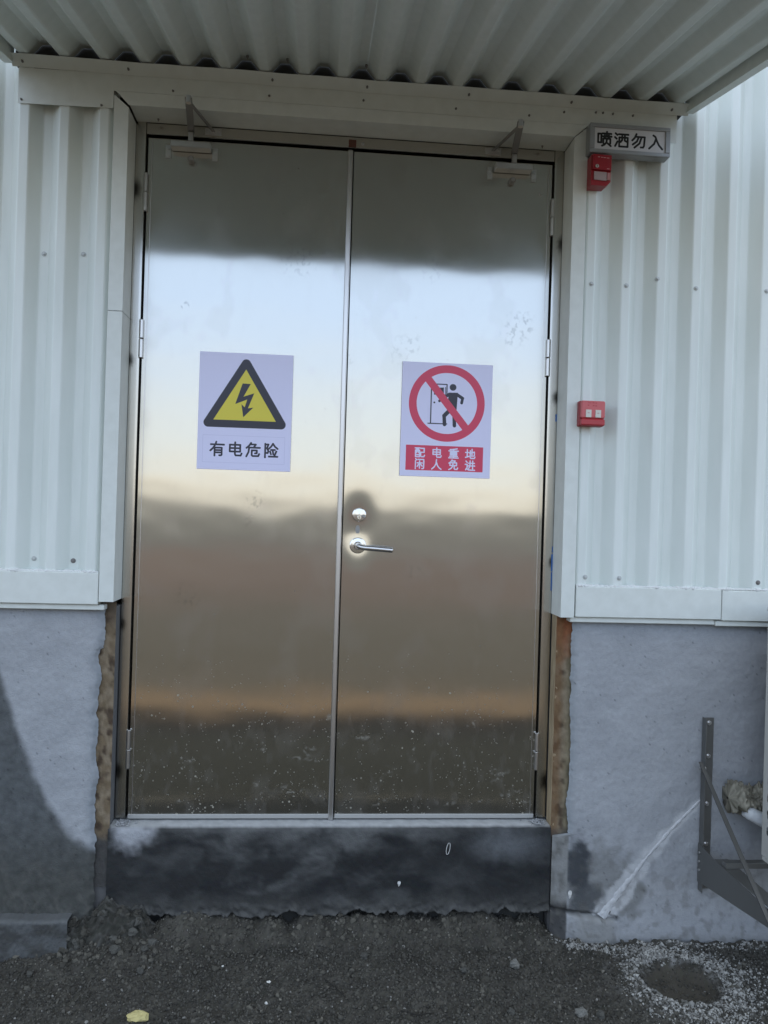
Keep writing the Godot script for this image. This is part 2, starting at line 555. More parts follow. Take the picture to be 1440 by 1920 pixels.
func far_soil(x: float, z: float) -> Array:
	var q := n_big.get_noise_2d(x * 0.15, z * 0.15)
	var y := lerpf(soil_height(x, 1.2), -0.42, ss(1.2, 3.0, z)) + 0.03 * q * ss(1.5, 4.0, z)
	if z < -0.03:
		y = -0.42
	var e := z + 0.07 * n_big.get_noise_2d(x * 0.4, 3.0)
	var c := Color(0.062, 0.054, 0.034)
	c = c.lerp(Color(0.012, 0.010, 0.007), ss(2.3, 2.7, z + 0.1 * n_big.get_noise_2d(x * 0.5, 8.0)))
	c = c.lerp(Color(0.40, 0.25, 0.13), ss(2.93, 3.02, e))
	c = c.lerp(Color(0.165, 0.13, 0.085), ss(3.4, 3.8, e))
	c = c.lerp(Color(0.205, 0.135, 0.09), ss(8.0, 12.0, e + q))
	c = c.lerp(Color(0.16, 0.15, 0.135), ss(24.0, 27.0, e + 2.0 * q))
	c *= 1.0 + 0.15 * n_mid.get_noise_2d(x * 0.5, z * 0.5)
	return [Vector3(x, y, z), Color(c.r, c.g, c.b)]

func build_ground() -> void:
	var g := obj("ground", grid(steps([[-1.9, -1.2, 30], [-1.2, 1.5, 420], [1.5, 2.2, 30]]), steps([[-0.16, 0.48, 100], [0.48, 1.2, 60]]), near_soil, Vector3.UP), M.soil)
	g.set_meta("kind", "structure")
	var far_xs := steps([[-120, -12, 24], [-12, -1.9, 20], [-1.9, 2.2, 60], [2.2, 12, 20], [12, 120, 24]])
	g = obj("yard", grid(far_xs, steps([[1.2, 5.0, 50], [5.0, 12, 30], [12, 40, 40], [40, 160, 20]]), far_soil, Vector3.UP), M.soil)
	g.set_meta("kind", "structure")
	for s: Array in [[-120.0, -1.9], [2.2, 120.0]]:
		g = obj("side_ground", grid(steps([[s[0], s[1], 60]]), steps([[-0.05, 1.2, 10]]), far_soil, Vector3.UP), M.soil)
		g.set_meta("kind", "structure")
	# a long low bank at the far side of the yard, which the steel doors mirror
	var bank := func(x: float, z: float) -> Array:
		var t := clampf((z - 29.0) / 7.0, 0.0, 1.0)
		var crest := 1.35 + 0.10 * n_big.get_noise_2d(x * 0.03, 1.0) + 0.08 * n_big.get_noise_2d(x * 0.2, 5.0)
		var y := -0.5 + (crest + 0.5) * sin(t * PI * 0.5) + 0.04 * n_big.get_noise_2d(x * 0.3, z * 0.3)
		var c := Color(0.19, 0.185, 0.17).lerp(Color(0.13, 0.135, 0.11), ss(-0.2, 0.4, n_big.get_noise_2d(x * 0.12, z * 0.12 + 4.0)))
		return [Vector3(x, y, z), c]
	g = obj("hill", grid(steps([[-110, 110, 160]]), steps([[29, 37, 14], [37, 60, 5]]), bank, Vector3.UP), M.soil)
	g.set_meta("kind", "structure")

# ------------------------------------------------------------------ warehouse
const PITCH := 0.125
const EDGE := -1.051    # right-hand edge of one ridge

func clad_z(x: float) -> float:
	var t := fposmod(x - EDGE, PITCH)
	if t < 0.0325: return -0.002 - 0.038 * t / 0.0325
	if t < 0.0625: return -0.040
	if t < 0.095: return -0.040 + 0.038 * (t - 0.0625) / 0.0325
	return -0.002

func cladding(x0: float, x1: float, y0: float, y1: float) -> Mesh:
	var xs := [x0]
	var k := floorf((x0 - EDGE) / PITCH)
	while true:
		var e := EDGE + k * PITCH
		for o: float in [0.0, 0.0325, 0.0625, 0.095]:
			for b: float in [-0.002, 0.002]:
				if e + o + b > x0 + 0.003 and e + o + b < x1 - 0.003:
					xs.append(e + o + b)
		k += 1.0
		if e > x1:
			break
	xs.append(x1)
	var st := st_new()
	for j in xs.size() - 1:
		var a := Vector2(xs[j], clad_z(xs[j])); var b := Vector2(xs[j + 1], clad_z(xs[j + 1]))
		var n := Vector3(-(b.y - a.y), 0, b.x - a.x).normalized()
		for z: float in [0.0, -0.001]:
			var nn := n if z == 0.0 else -n
			var away := Vector3((a.x + b.x) / 2, (y0 + y1) / 2, (a.y + b.y) / 2 + z) - nn
			quad(st, Vector3(a.x, y0, a.y + z), Vector3(b.x, y0, b.y + z), Vector3(b.x, y1, b.y + z), Vector3(a.x, y1, a.y + z), away)
	return st.commit()

func screw_mesh(r: float) -> Mesh:
	var st := st_new()
	tube(st, [Vector3(0, 0, -0.004), Vector3(0, 0, 0.001), Vector3(0, 0, 0.0018)], [r * 1.7, r * 1.7, r * 1.5], 14)
	tube(st, [Vector3(0, 0, 0.0018), Vector3(0, 0, 0.0058), Vector3(0, 0, 0.0066)], [r, r, r * 0.8], 6)
	return st.commit()

func screw(at: Vector3, parent: Node, m: Material, sm: Mesh) -> void:
	var o := obj("screw", sm, m, parent)
	o.position = at
	o.rotation.z = rng.randf() * TAU

func wear(px: float, y: float, c: Color) -> Color:
	var tro := n_mid.get_noise_2d(px * 0.35 + 70.0, y * 2.6)
	c *= 1.0 + 0.045 * tro
	var pit := n_fine.get_noise_2d(px * 1.1 + 60.0, y * 1.4)
	if pit > 0.56 and n_big.get_noise_2d(px * 2.0 + 9.0, y * 2.0) > 0.05:
		c = c.lerp(c * 0.5, ss(0.56, 0.68, pit))
	var sp := ss(0.12, -0.36, y) * ss(0.05, 0.45, n_mid.get_noise_2d(px * 1.5 + 30.0, y * 1.1))
	return c.lerp(Color(0.13, 0.125, 0.112), 0.4 * sp)

func left_wall(x: float, y: float) -> Array:
	var edge := -0.785 + 0.014 * n_mid.get_noise_2d(y * 0.55, 4.0) + 0.0035 * n_fine.get_noise_2d(y, 8.0)
	if y > 0.58: edge += 0.008
	var px := x
	if x > -0.86:
		px = remap(x, -0.86, -0.775, -0.86, edge)
	var z := -0.030 + 0.0022 * n_mid.get_noise_2d(px * 0.8, y * 0.8) + 0.0012 * n_fine.get_noise_2d(px * 0.7, y * 0.7)
	z -= 0.010 * pow(ss(0.020, 0.0, edge - px), 2.0)
	z += 0.004 * ss(-0.2, -0.28, y) * (1.0 + n_fine.get_noise_2d(px, y * 0.6))
	var c := Color(0.34, 0.353, 0.37)
	c = c.lerp(Color(0.37, 0.383, 0.40), ss(-0.3, 0.5, n_big.get_noise_2d(px * 1.3, y * 1.3)))
	c = c.lerp(Color(0.24, 0.265, 0.285), ss(0.045, 0.0, edge - px) * (0.6 + 0.5 * n_mid.get_noise_2d(px * 2, y)))
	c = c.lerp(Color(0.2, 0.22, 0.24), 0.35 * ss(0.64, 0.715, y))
	var q := Vector2(px, y)
	var line := -0.10
	if px < -0.78:
		var t := clampf((-0.78 - px) / 0.317, 0.0, 1.3)
		line = -0.09 + 0.22 * t + 0.373 * pow(t, 2.4)
	line += 0.02 * n_mid.get_noise_2d(px * 0.8, y * 0.8)
	var soft := 0.015 * (2.9 if px < -0.97 else (2.0 if px < -0.83 else 1.5))
	var wet := ss(line + soft, line - soft, y)
	var dark := Color(0.095, 0.102, 0.104).lerp(Color(0.066, 0.068, 0.062), ss(0.1, -0.22, y))
	dark *= 1.0 + 0.3 * n_mid.get_noise_2d(px * 1.7, y * 1.7)
	c = c.lerp(dark, wet)
	c = wear(px, y, c)
	c *= 1.0 + 0.05 * n_fine.get_noise_2d(q.x, q.y) + 0.05 * n_mid.get_noise_2d(q.x * 0.7, q.y * 0.7 + 9.0)
	if n_fine.get_noise_2d(px * 1.8 + 4.0, y * 1.8) > 0.70: c *= 0.6
	return [Vector3(px, y, z), Color(c.r, c.g, c.b)]

const SMEAR: Array[Vector2] = [Vector2(0.935, -0.312), Vector2(1.02, -0.185), Vector2(1.15, -0.026), Vector2(1.30, 0.122)]
const SMEAR_W: Array[float] = [0.066, 0.042, 0.024, 0.013]

func blob(x: float, y: float, cx: float, cy: float, rx: float, ry: float) -> float:
	var d := Vector2((x - cx) / rx, (y - cy) / ry).length()
	return 1.0 - ss(0.55, 1.1, d + 0.35 * n_mid.get_noise_2d(x * 1.2, y * 1.2))

func right_wall(x: float, y: float) -> Array:
	var edge := 0.797 + 0.011 * n_mid.get_noise_2d(y * 0.55, 14.0) + 0.0035 * n_fine.get_noise_2d(y, 18.0)
	if y < -0.03: edge = 0.745
	var px := x
	if x < 0.86:
		px = remap(x, 0.78, 0.86, edge, 0.86)
	var z := -0.030 + 0.0022 * n_mid.get_noise_2d(px * 0.8, y * 0.8) + 0.0012 * n_fine.get_noise_2d(px * 0.7, y * 0.7)
	z -= 0.008 * pow(ss(0.020, 0.0, px - edge), 2.0)
	var c := Color(0.34, 0.353, 0.37)
	c = c.lerp(Color(0.37, 0.383, 0.40), ss(-0.3, 0.5, n_big.get_noise_2d(px * 1.3 + 5.0, y * 1.3)))
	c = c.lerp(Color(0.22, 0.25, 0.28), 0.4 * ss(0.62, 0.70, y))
	c = c.lerp(Color(0.26, 0.285, 0.30), 0.7 * ss(0.035, 0.0, px - edge))
	# dark dried splash beside the step, muddy fringe round it
	c = c.lerp(Color(0.20, 0.205, 0.20), 0.75 * blob(px, y, 0.90, -0.20, 0.17, 0.16))
	c = c.lerp(Color(0.17, 0.175, 0.17), 0.7 * blob(px, y, 1.03, -0.24, 0.055, 0.09))
	c = c.lerp(Color(0.045, 0.05, 0.056), 0.95 * blob(px, y, 0.835, -0.14, 0.05, 0.12))
	c = c.lerp(Color(0.06, 0.065, 0.07), 0.8 * blob(px, y, 0.87, -0.25, 0.07, 0.07))
	if px < 0.797 and y < -0.03:
		c = Color(0.25, 0.252, 0.245).lerp(Color(0.17, 0.17, 0.16), ss(-0.3, 0.4, n_mid.get_noise_2d(px * 2, y)))
		c = c.lerp(Color(0.06, 0.06, 0.06), ss(-0.245, -0.275, y))
		z += 0.002
	# crack low down, with a paler lump of mortar beneath it
	var cr := -0.284 - 0.16 * (px - 0.76) + 0.006 * n_fine.get_noise_2d(px * 0.3, 0.0)
	if px < 0.985:
		var k := ss(0.010, 0.002, absf(y - cr))
		z -= 0.012 * k
		c = c.lerp(Color(0.03, 0.03, 0.03), 0.9 * k)
		if y < cr:
			var inner := ss(0.79, 0.86, px + 0.03 * n_mid.get_noise_2d(px, y)) * ss(0.985, 0.95, px)
			c = c.lerp(Color(0.27, 0.275, 0.27), 0.8 * inner)
			z += 0.010 * ss(cr, cr - 0.02, y) * inner
	# thin wiped fringe of mortar round the streak
	var best := 1.0
	for k in SMEAR.size() - 1:
		var a: Vector2 = SMEAR[k]
		var b: Vector2 = SMEAR[k + 1]
		var t := clampf((Vector2(px, y) - a).dot(b - a) / (b - a).length_squared(), 0.0, 1.0)
		best = minf(best, Vector2(px, y).distance_to(a.lerp(b, t)) / lerpf(SMEAR_W[k], SMEAR_W[k + 1], t))
	if best < 1.0 and y > cr:
		c = c.lerp(Color(0.53, 0.54, 0.55), 0.8 * ss(0.95, 0.62, best + 0.45 * n_mid.get_noise_2d(px * 0.8, y * 0.8)))
	c = c.lerp(Color(0.16, 0.155, 0.145), 0.5 * ss(-0.35, -0.41, y))
	c = wear(px, y, c)
	c *= 1.0 + 0.05 * n_fine.get_noise_2d(px, y) + 0.05 * n_mid.get_noise_2d(px * 0.7, y * 0.7 + 9.0)
	if n_fine.get_noise_2d(px * 1.8 + 4.0, y * 1.8) > 0.70: c *= 0.6
	return [Vector3(px, y, z), Color(c.r, c.g, c.b)]

func fill_strip(x: float, y: float) -> Array:
	var z := -0.046 + 0.0035 * n_mid.get_noise_2d(x * 1.4, y * 0.7) + 0.0018 * n_fine.get_noise_2d(x * 0.7, y * 0.7)
	var c := Color(0.165, 0.122, 0.074).lerp(Color(0.235, 0.185, 0.125), ss(-0.4, 0.4, n_mid.get_noise_2d(x * 1.6, y * 1.1)))
	c = c.lerp(Color(0.07, 0.047, 0.03), ss(0.05, 0.5, n_mid.get_noise_2d(x * 1.2 + 20.0, y * 1.1)))
	if x > 0.0:
		c = c.lerp(Color(0.24, 0.22, 0.14), 0.5 * ss(0.77, 0.80, x))
		c = c.lerp(Color(0.22, 0.075, 0.028), 0.9 * ss(0.54, 0.66, y + 0.06 * n_mid.get_noise_2d(x, y)))
		c = c.lerp(Color(0.16, 0.085, 0.035), 0.6 * ss(0.775, 0.757, x))
	else:
		c = c.lerp(Color(0.09, 0.065, 0.045), 0.8 * ss(0.62, 0.71, y))
	c = c.lerp(Color(0.06, 0.058, 0.055), ss(0.01, -0.06, y + 0.03 * n_mid.get_noise_2d(x, y)))
	c *= 1.0 + 0.2 * n_fine.get_noise_2d(x, y * 0.6)
	return [Vector3(x, y, z), Color(c.r, c.g, c.b)]

func build_warehouse() -> void:
	var w := thing("warehouse", "white corrugated metal warehouse on a blue-grey plastered plinth around the steel door", "building", Vector3(0, -0.4, 0))
	var up := Vector3(0, 0.4, 0)
	var part := func(called: String, m: Mesh, k: Material, label := "") -> MeshInstance3D:
		var o := obj(called, m, k, w)
		o.position = up
		if label: o.set_meta("label", label)
		return o
	# plinth
	part.call("plinth_wall", grid(steps([[-9.0, -1.6, 40], [-1.6, -1.2, 30], [-1.2, -0.775, 90]]), steps([[-0.48, 0.722, 220]]), left_wall, Vector3.BACK), M.plaster, "plinth wall left of the door, stained dark towards the ground")
	part.call("plinth_wall", grid(steps([[0.78, 1.5, 140], [1.5, 2.0, 30], [2.0, 9.0, 40]]), steps([[-0.52, 0.715, 220]]), right_wall, Vector3.BACK), M.plaster, "plinth wall right of the door, with a white mortar streak")
	part.call("edge_fill", grid(steps([[-0.802, -0.740, 16]]), steps([[-0.2, 0.735, 150]]), fill_strip, Vector3.BACK), M.plaster, "bare brown filling between plaster and door frame")
	part.call("edge_fill", grid(steps([[0.742, 0.806, 16]]), steps([[-0.2, 0.735, 150]]), fill_strip, Vector3.BACK), M.plaster, "rust-stained brown filling beside the right jamb")
	var wood := mat(lin(0.42, 0.335, 0.215), 0.85)
	wood.albedo_texture = noise_tex(0.03, 4, Color(0.75, 0.72, 0.68), Color.WHITE, 51, 256)
	wood.uv1_triplanar = true
	wood.uv1_scale = Vector3(9, 1, 9)
	part.call("timber_strip", box_mesh(Vector3(0.741, -0.008, -0.10), Vector3(0.755, 0.725, -0.048), 0.002), wood, "pale timber batten beside the right jamb")
	var st := st_new()
	box(st, Vector3(-9, -0.5, -0.4), Vector3(-0.742, 0.72, -0.056), 0.001)
	box(st, Vector3(0.744, -0.5, -0.4), Vector3(9, 0.72, -0.056), 0.001)
	part.call("core_wall", st.commit(), M.core)
	st = st_new()
	box(st, Vector3(-9, 0.73, -0.4), Vector3(-0.76, 5.6, -0.06), 0.001)
	box(st, Vector3(0.76, 0.73, -0.4), Vector3(9, 5.6, -0.06), 0.001)
	box(st, Vector3(-0.759, 2.36, -0.4), Vector3(0.759, 5.6, -0.06), 0.001)
	box(st, Vector3(-0.759, -0.6, -0.4), Vector3(0.759, 2.355, -0.2), 0.001)
	part.call("frame_wall", st.commit(), M.core)
	part.call("rear_wall", box_mesh(Vector3(-9, -0.6, -9.2), Vector3(9, 5.6, -9.0), 0.001), M.trim)
	part.call("end_wall", box_mesh(Vector3(-9, -0.6, -8.99), Vector3(-8.8, 5.6, -0.41), 0.001), M.trim)
	part.call("end_wall", box_mesh(Vector3(8.8, -0.6, -8.99), Vector3(9, 5.6, -0.41), 0.001), M.trim)
	part.call("roof", box_mesh(Vector3(-9.2, 5.605, -9.4), Vector3(9.2, 5.75, 0.05), 0.01), M.trim)
	# corrugated sheets; each laps the next on a ridge
	var sm := screw_mesh(0.0048)
	var dark_at := [-0.87, 1.419, 1.422]
	for k in range(-9, 9):
		var x0 := -0.776 - 1.0 * (-k) if k < 0 else 0.776 + 1.0 * k
		var x1 := x0 + 1.0
		if absf(x0) > 5.5:
			x1 = x0 + 1.0
		var s: MeshInstance3D = part.call("cladding_sheet", cladding(x0, x1, 0.828, 5.6), M.clad)
		if x0 > 0.5 and x0 < 0.9:
			for p: Array in [[0.814, 1.855], [0.936, 1.856], [1.045, 1.885], [1.183, 1.86], [1.437, 1.864], [0.822, 0.858], [0.941, 0.857], [1.436, 0.853]]:
				screw(Vector3(p[0], p[1], clad_z(p[0])), s, M.dark_screw if p[0] > 1.43 and p[1] < 1.0 else M.screw, sm)
		if x0 > -1.8 and x0 < -1.7:
			for p: Array in [[-1.004, 1.865], [-0.879, 1.871], [-0.881, 0.868], [-1.005, 0.872]]:
				screw(Vector3(p[0], p[1], clad_z(p[0])), s, M.dark_screw if p[0] > -0.9 and p[1] < 1.0 else M.screw, sm)
	part.call("cladding_sheet", cladding(-0.776, 0.776, 2.562, 5.6), M.clad)
	# flashing at the foot of the cladding: ledge, face, and a thin drip strip below
	var foot := func(x0: float, x1: float, ya: float, yb: float) -> Mesh:
		var t := st_new()
		box(t, Vector3(x0, ya, -0.045), Vector3(x1, yb, 0.004), 0.002)
		return t.commit()
	part.call("foot_flashing", foot.call(-9.0, -0.7875, 0.731, 0.834), M.trim)
	part.call("foot_flashing", foot.call(0.790, 1.304, 0.722, 0.826), M.trim)
	part.call("foot_flashing", foot.call(1.3065, 9.0, 0.719, 0.823), M.trim)
	part.call("drip_strip", foot.call(-9.0, -0.770, 0.712, 0.7295), M.trim).position.z = -0.012
	part.call("drip_strip", foot.call(0.776, 1.288, 0.703, 0.7205), M.trim).position.z = -0.012
	part.call("drip_strip", foot.call(1.29, 9.0, 0.699, 0.7175), M.trim).position.z = -0.010
	# smeared sealant where the sheets meet the ledge
	for s: Array in [[-1.3, -0.79, 0.834], [0.79, 1.6, 0.826]]:
		var f := func(x: float, y: float) -> Array:
			var bead := 0.0045 + 0.006 * maxf(0.0, n_mid.get_noise_2d(x * 1.6, s[2])) + 0.003 * n_fine.get_noise_2d(x * 1.3, 2.0)
			var t := (y - 0.5) * PI
			return [Vector3(x, s[2] + sin(t) * bead + 0.0015, clad_z(x) * 0.25 - 0.003 + cos(t) * bead * 1.3), Color.WHITE]
		part.call("sealant", grid(steps([[s[0], s[1], 260]]), steps([[0.0, 1.0, 6]]), f, Vector3.BACK), M.caulk)
	# casing round the opening: face and reveal in folded sheet, mitred at the top
	var jamb := func(sx: float, y0: float, y1: float, cut: float, zf: float) -> Mesh:
		var t := st_new()
		var xi := sx * 0.7385
		var xo := sx * 0.785
		var poly := PackedVector2Array([Vector2(xi, y0), Vector2(xo, y0), Vector2(xo, y1 + (0.0385 if cut > 0.0 else 0.0)), Vector2(xi, y1)])
		prism(t, poly, zf - 0.0016, zf)
		box(t, Vector3(xi, y0, -0.1035), Vector3(xi + sx * 0.0016, y1, zf - 0.0017), 0.0)
		box(t, Vector3(xo - sx * 0.0016, y0, -0.036), Vector3(xo, y1, zf - 0.0017), 0.0)
		return t.commit()
	part.call("casing_jamb", jamb.call(-1.0, 0.741, 1.680, 0.0, 0.0050), M.trim)
	part.call("casing_jamb", jamb.call(-1.0, 1.682, 2.3405, 1.0, 0.0045), M.trim)
	part.call("casing_jamb", jamb.call(1.0, 0.720, 2.3455, 1.0, 0.0055), M.trim)
	st = st_new()
	prism(st, PackedVector2Array([Vector2(-0.7375, 2.348), Vector2(0.7385, 2.348), Vector2(0.786, 2.390), Vector2(-0.779, 2.390)]), 0.0044, 0.006)
	box(st, Vector3(-0.735, 2.348, -0.1035), Vector3(0.7385, 2.3496, 0.0043), 0.0)
	box(st, Vector3(-0.779, 2.3885, -0.03), Vector3(0.786, 2.390, 0.0043), 0.0)
	part.call("casing_head", st.commit(), M.trim)
	st = st_new()
	prism(st, PackedVector2Array([Vector2(-1.086, 2.331), Vector2(-0.7875, 2.336), Vector2(-0.7875, 2.3925), Vector2(0.7875, 2.3925), Vector2(0.7875, 2.350), Vector2(1.096, 2.352), Vector2(1.096, 2.456), Vector2(-1.086, 2.446)]), 0.0005, 0.0022)
	part.call("header_flashing", st.commit(), M.trim)
	# sloping strip under the canopy
	var strip := func(x: float, y: float) -> Array:
		var sag := 0.0022 * n_big.get_noise_2d(x * 0.9, 2.0)
		return [Vector3(x, lerpf(2.446, 2.472, y) + sag, lerpf(0.0035, 0.036, y) + 0.6 * sag), Color.WHITE]
	part.call("eaves_flashing", grid(steps([[-1.105, 1.133, 60]]), steps([[0, 1, 2]]), strip, Vector3(0, -0.5, 1)), M.trim)
	var small := screw_mesh(0.0022)
	var hf: Node = w.get_node("header_flashing")
	for p: Array in [[-1.075, 2.343], [-0.825, 2.342], [-0.60, 2.405], [-0.29, 2.412], [0.02, 2.42], [0.33, 2.415], [0.58, 2.41], [0.70, 2.43], [0.81, 2.437], [0.835, 2.437], [0.87, 2.436], [0.94, 2.435]]:
		screw(Vector3(p[0], p[1], 0.0028), hf, M.dark_screw, small)
	var ef: Node = w.get_node("eaves_flashing")
	for x: float in [-1.07, -0.74, -0.28, 0.03, 0.37, 0.72, 1.07]:
		screw(Vector3(x, 2.457, 0.019), ef, M.dark_screw, small)
	var ch: Node = w.get_node("casing_head")
	for x: float in [-0.66, 0.65]:
		var o := obj("screw", small, M.dark_screw, ch)
		o.position = Vector3(x, 2.347, -0.075)
		o.rotation.x = PI / 2
	# white mortar streak running down the right-hand plinth
	var run := [Vector2(0.925, -0.312), Vector2(0.965, -0.255), Vector2(1.02, -0.185), Vector2(1.085, -0.10), Vector2(1.15, -0.028), Vector2(1.155, -0.02), Vector2(1.22, 0.045), Vector2(1.30, 0.122)]
	var wid := [0.055, 0.042, 0.030, 0.018, 0.024, 0.024, 0.017, 0.010]
	var curve := func(t: float, s: float) -> Array:
		var q := t * (run.size() - 1)
		var k := mini(int(q), run.size() - 2)
		var p: Vector2 = run[k].lerp(run[k + 1], q - k)
		var d: Vector2 = (run[k + 1] - run[k]).normalized()
		var hw: float = lerpf(wid[k], wid[k + 1], q - k) * (0.30 + 0.22 * n_mid.get_noise_2d(p.x * 2.0 + s * 3.0, p.y * 2.0))
		var side := Vector2(-d.y, d.x) * (s - 0.5) * 2.0 * hw
		p += side
		var z := -0.0335 + 0.0058 * pow(maxf(0.0, 1.0 - pow(2.0 * s - 1.0, 2.0)), 0.35) + 0.0016 * n_fine.get_noise_2d(p.x * 0.7, p.y * 0.7)
		var c := Color(0.53, 0.54, 0.55) * (1.0 + 0.18 * n_fine.get_noise_2d(p.x * 0.6, p.y * 0.6))
		return [Vector3(p.x, p.y, z), Color(c.r, c.g, c.b)]
	part.call("mortar_streak", grid(steps([[0, 1, 120]]), steps([[0, 1, 14]]), curve, Vector3.BACK), M.plaster, "white mortar streak running diagonally up the plinth")

# ------------------------------------------------------------------ canopy
const CSLOPE := 0.2

func build_canopy() -> void:
	var c := thing("canopy", "white corrugated metal canopy sloping out over the steel door", "canopy", Vector3(0, 2.47, 0))
	var prof := []
	var pitch := 0.1265
	var x0 := 0.013
	for k in range(-9, 10):
		var e := x0 + pitch * k
		for o: Array in [[-0.048, 0.0], [-0.016, 0.038], [0.016, 0.038], [0.048, 0.0]]:
			for b: float in [-0.0025, 0.0025]:
				var inner: bool = (o[0] < 0.0) == (b > 0.0)
				var yy: float = o[1]
				if (o[1] == 0.0 and inner): yy = 0.003
				if (o[1] > 0.0 and not inner): yy = 0.0345
				prof.append(Vector2(e + o[0] + b, yy))
	var cut := []
	for p: Vector2 in prof:
		if p.x > -1.095 and p.x < 1.118:
			cut.append(p)
	cut.push_front(Vector2(-1.0985, 0.026))
	cut.append(Vector2(1.1205, 0.021))
	var sheets := [[0, cut.size() / 2 + 1], [cut.size() / 2, cut.size()]]
	for s: Array in sheets:
		var st := st_new()
		var lift: float = 0.0015 if s[0] == 0 else 0.0
		for j in range(s[0], s[1] - 1):
			var a: Vector2 = cut[j]; var b: Vector2 = cut[j + 1]
			var n := Vector3(b.y - a.y, -(b.x - a.x), 0).normalized()
			for side: float in [0.0, 1.0]:
				var nn := n if side == 0.0 else -n
				var dy := lift + side * 0.001
				var P := func(q: Vector2, z: float) -> Vector3: return Vector3(q.x, q.y + 0.005 + dy - CSLOPE * (z - 0.03), z)
				var mid: Vector3 = (P.call(a, 0.5) + P.call(b, 0.5)) / 2.0
				quad(st, P.call(a, 0.006), P.call(b, 0.006), P.call(b, 1.0), P.call(a, 1.0), mid - nn)
		obj("roof_sheet", st.commit(), M.canopy_sheet if M.has("canopy_sheet") else M.clad, c)
	# L-shaped edge trims
	var y_at := func(z: float) -> float: return -CSLOPE * (z - 0.03)
	for s: float in [-1.0, 1.0]:
		var st := st_new()
		var xw := 1.122 if s > 0.0 else -1.100
		for b: Array in [[xw, xw + s * 0.0015, -0.022, 0.042], [xw, xw + s * 0.030, -0.0235, -0.022]]:
			var q := []
			for z: float in [0.006, 1.012]:
				for y: float in [b[2], b[3]]:
					for x: float in [b[0], b[1]]:
						q.append(Vector3(x, y + y_at.call(z) + 0.003, z))
			var mid := Vector3.ZERO
			for v: Vector3 in q: mid += v / 8.0
			for f: Array in [[0, 1, 3, 2], [4, 5, 7, 6], [0, 1, 5, 4], [2, 3, 7, 6], [0, 2, 6, 4], [1, 3, 7, 5]]:
				quad(st, q[f[0]], q[f[1]], q[f[2]], q[f[3]], mid)
		obj("edge_trim", st.commit(), M.trim, c)
	obj("foam_closure", box_mesh(Vector3(-1.098, -0.016, -0.057), Vector3(1.12, 0.09, 0.0035), 0.002), M.foam, c)
	obj("front_trim", box_mesh(Vector3(-1.13, -0.215, 1.002), Vector3(1.152, -0.14, 1.011), 0.002), M.trim, c)
	var small := screw_mesh(0.0028)
	for k: int in [-3, -2, 0]:
		var o := obj("screw", small, M.dark_screw, c)
		o.position = Vector3(0.013 + pitch * k + 0.01, 0.031 - CSLOPE * 0.05, 0.08)
		o.rotation.x = PI / 2

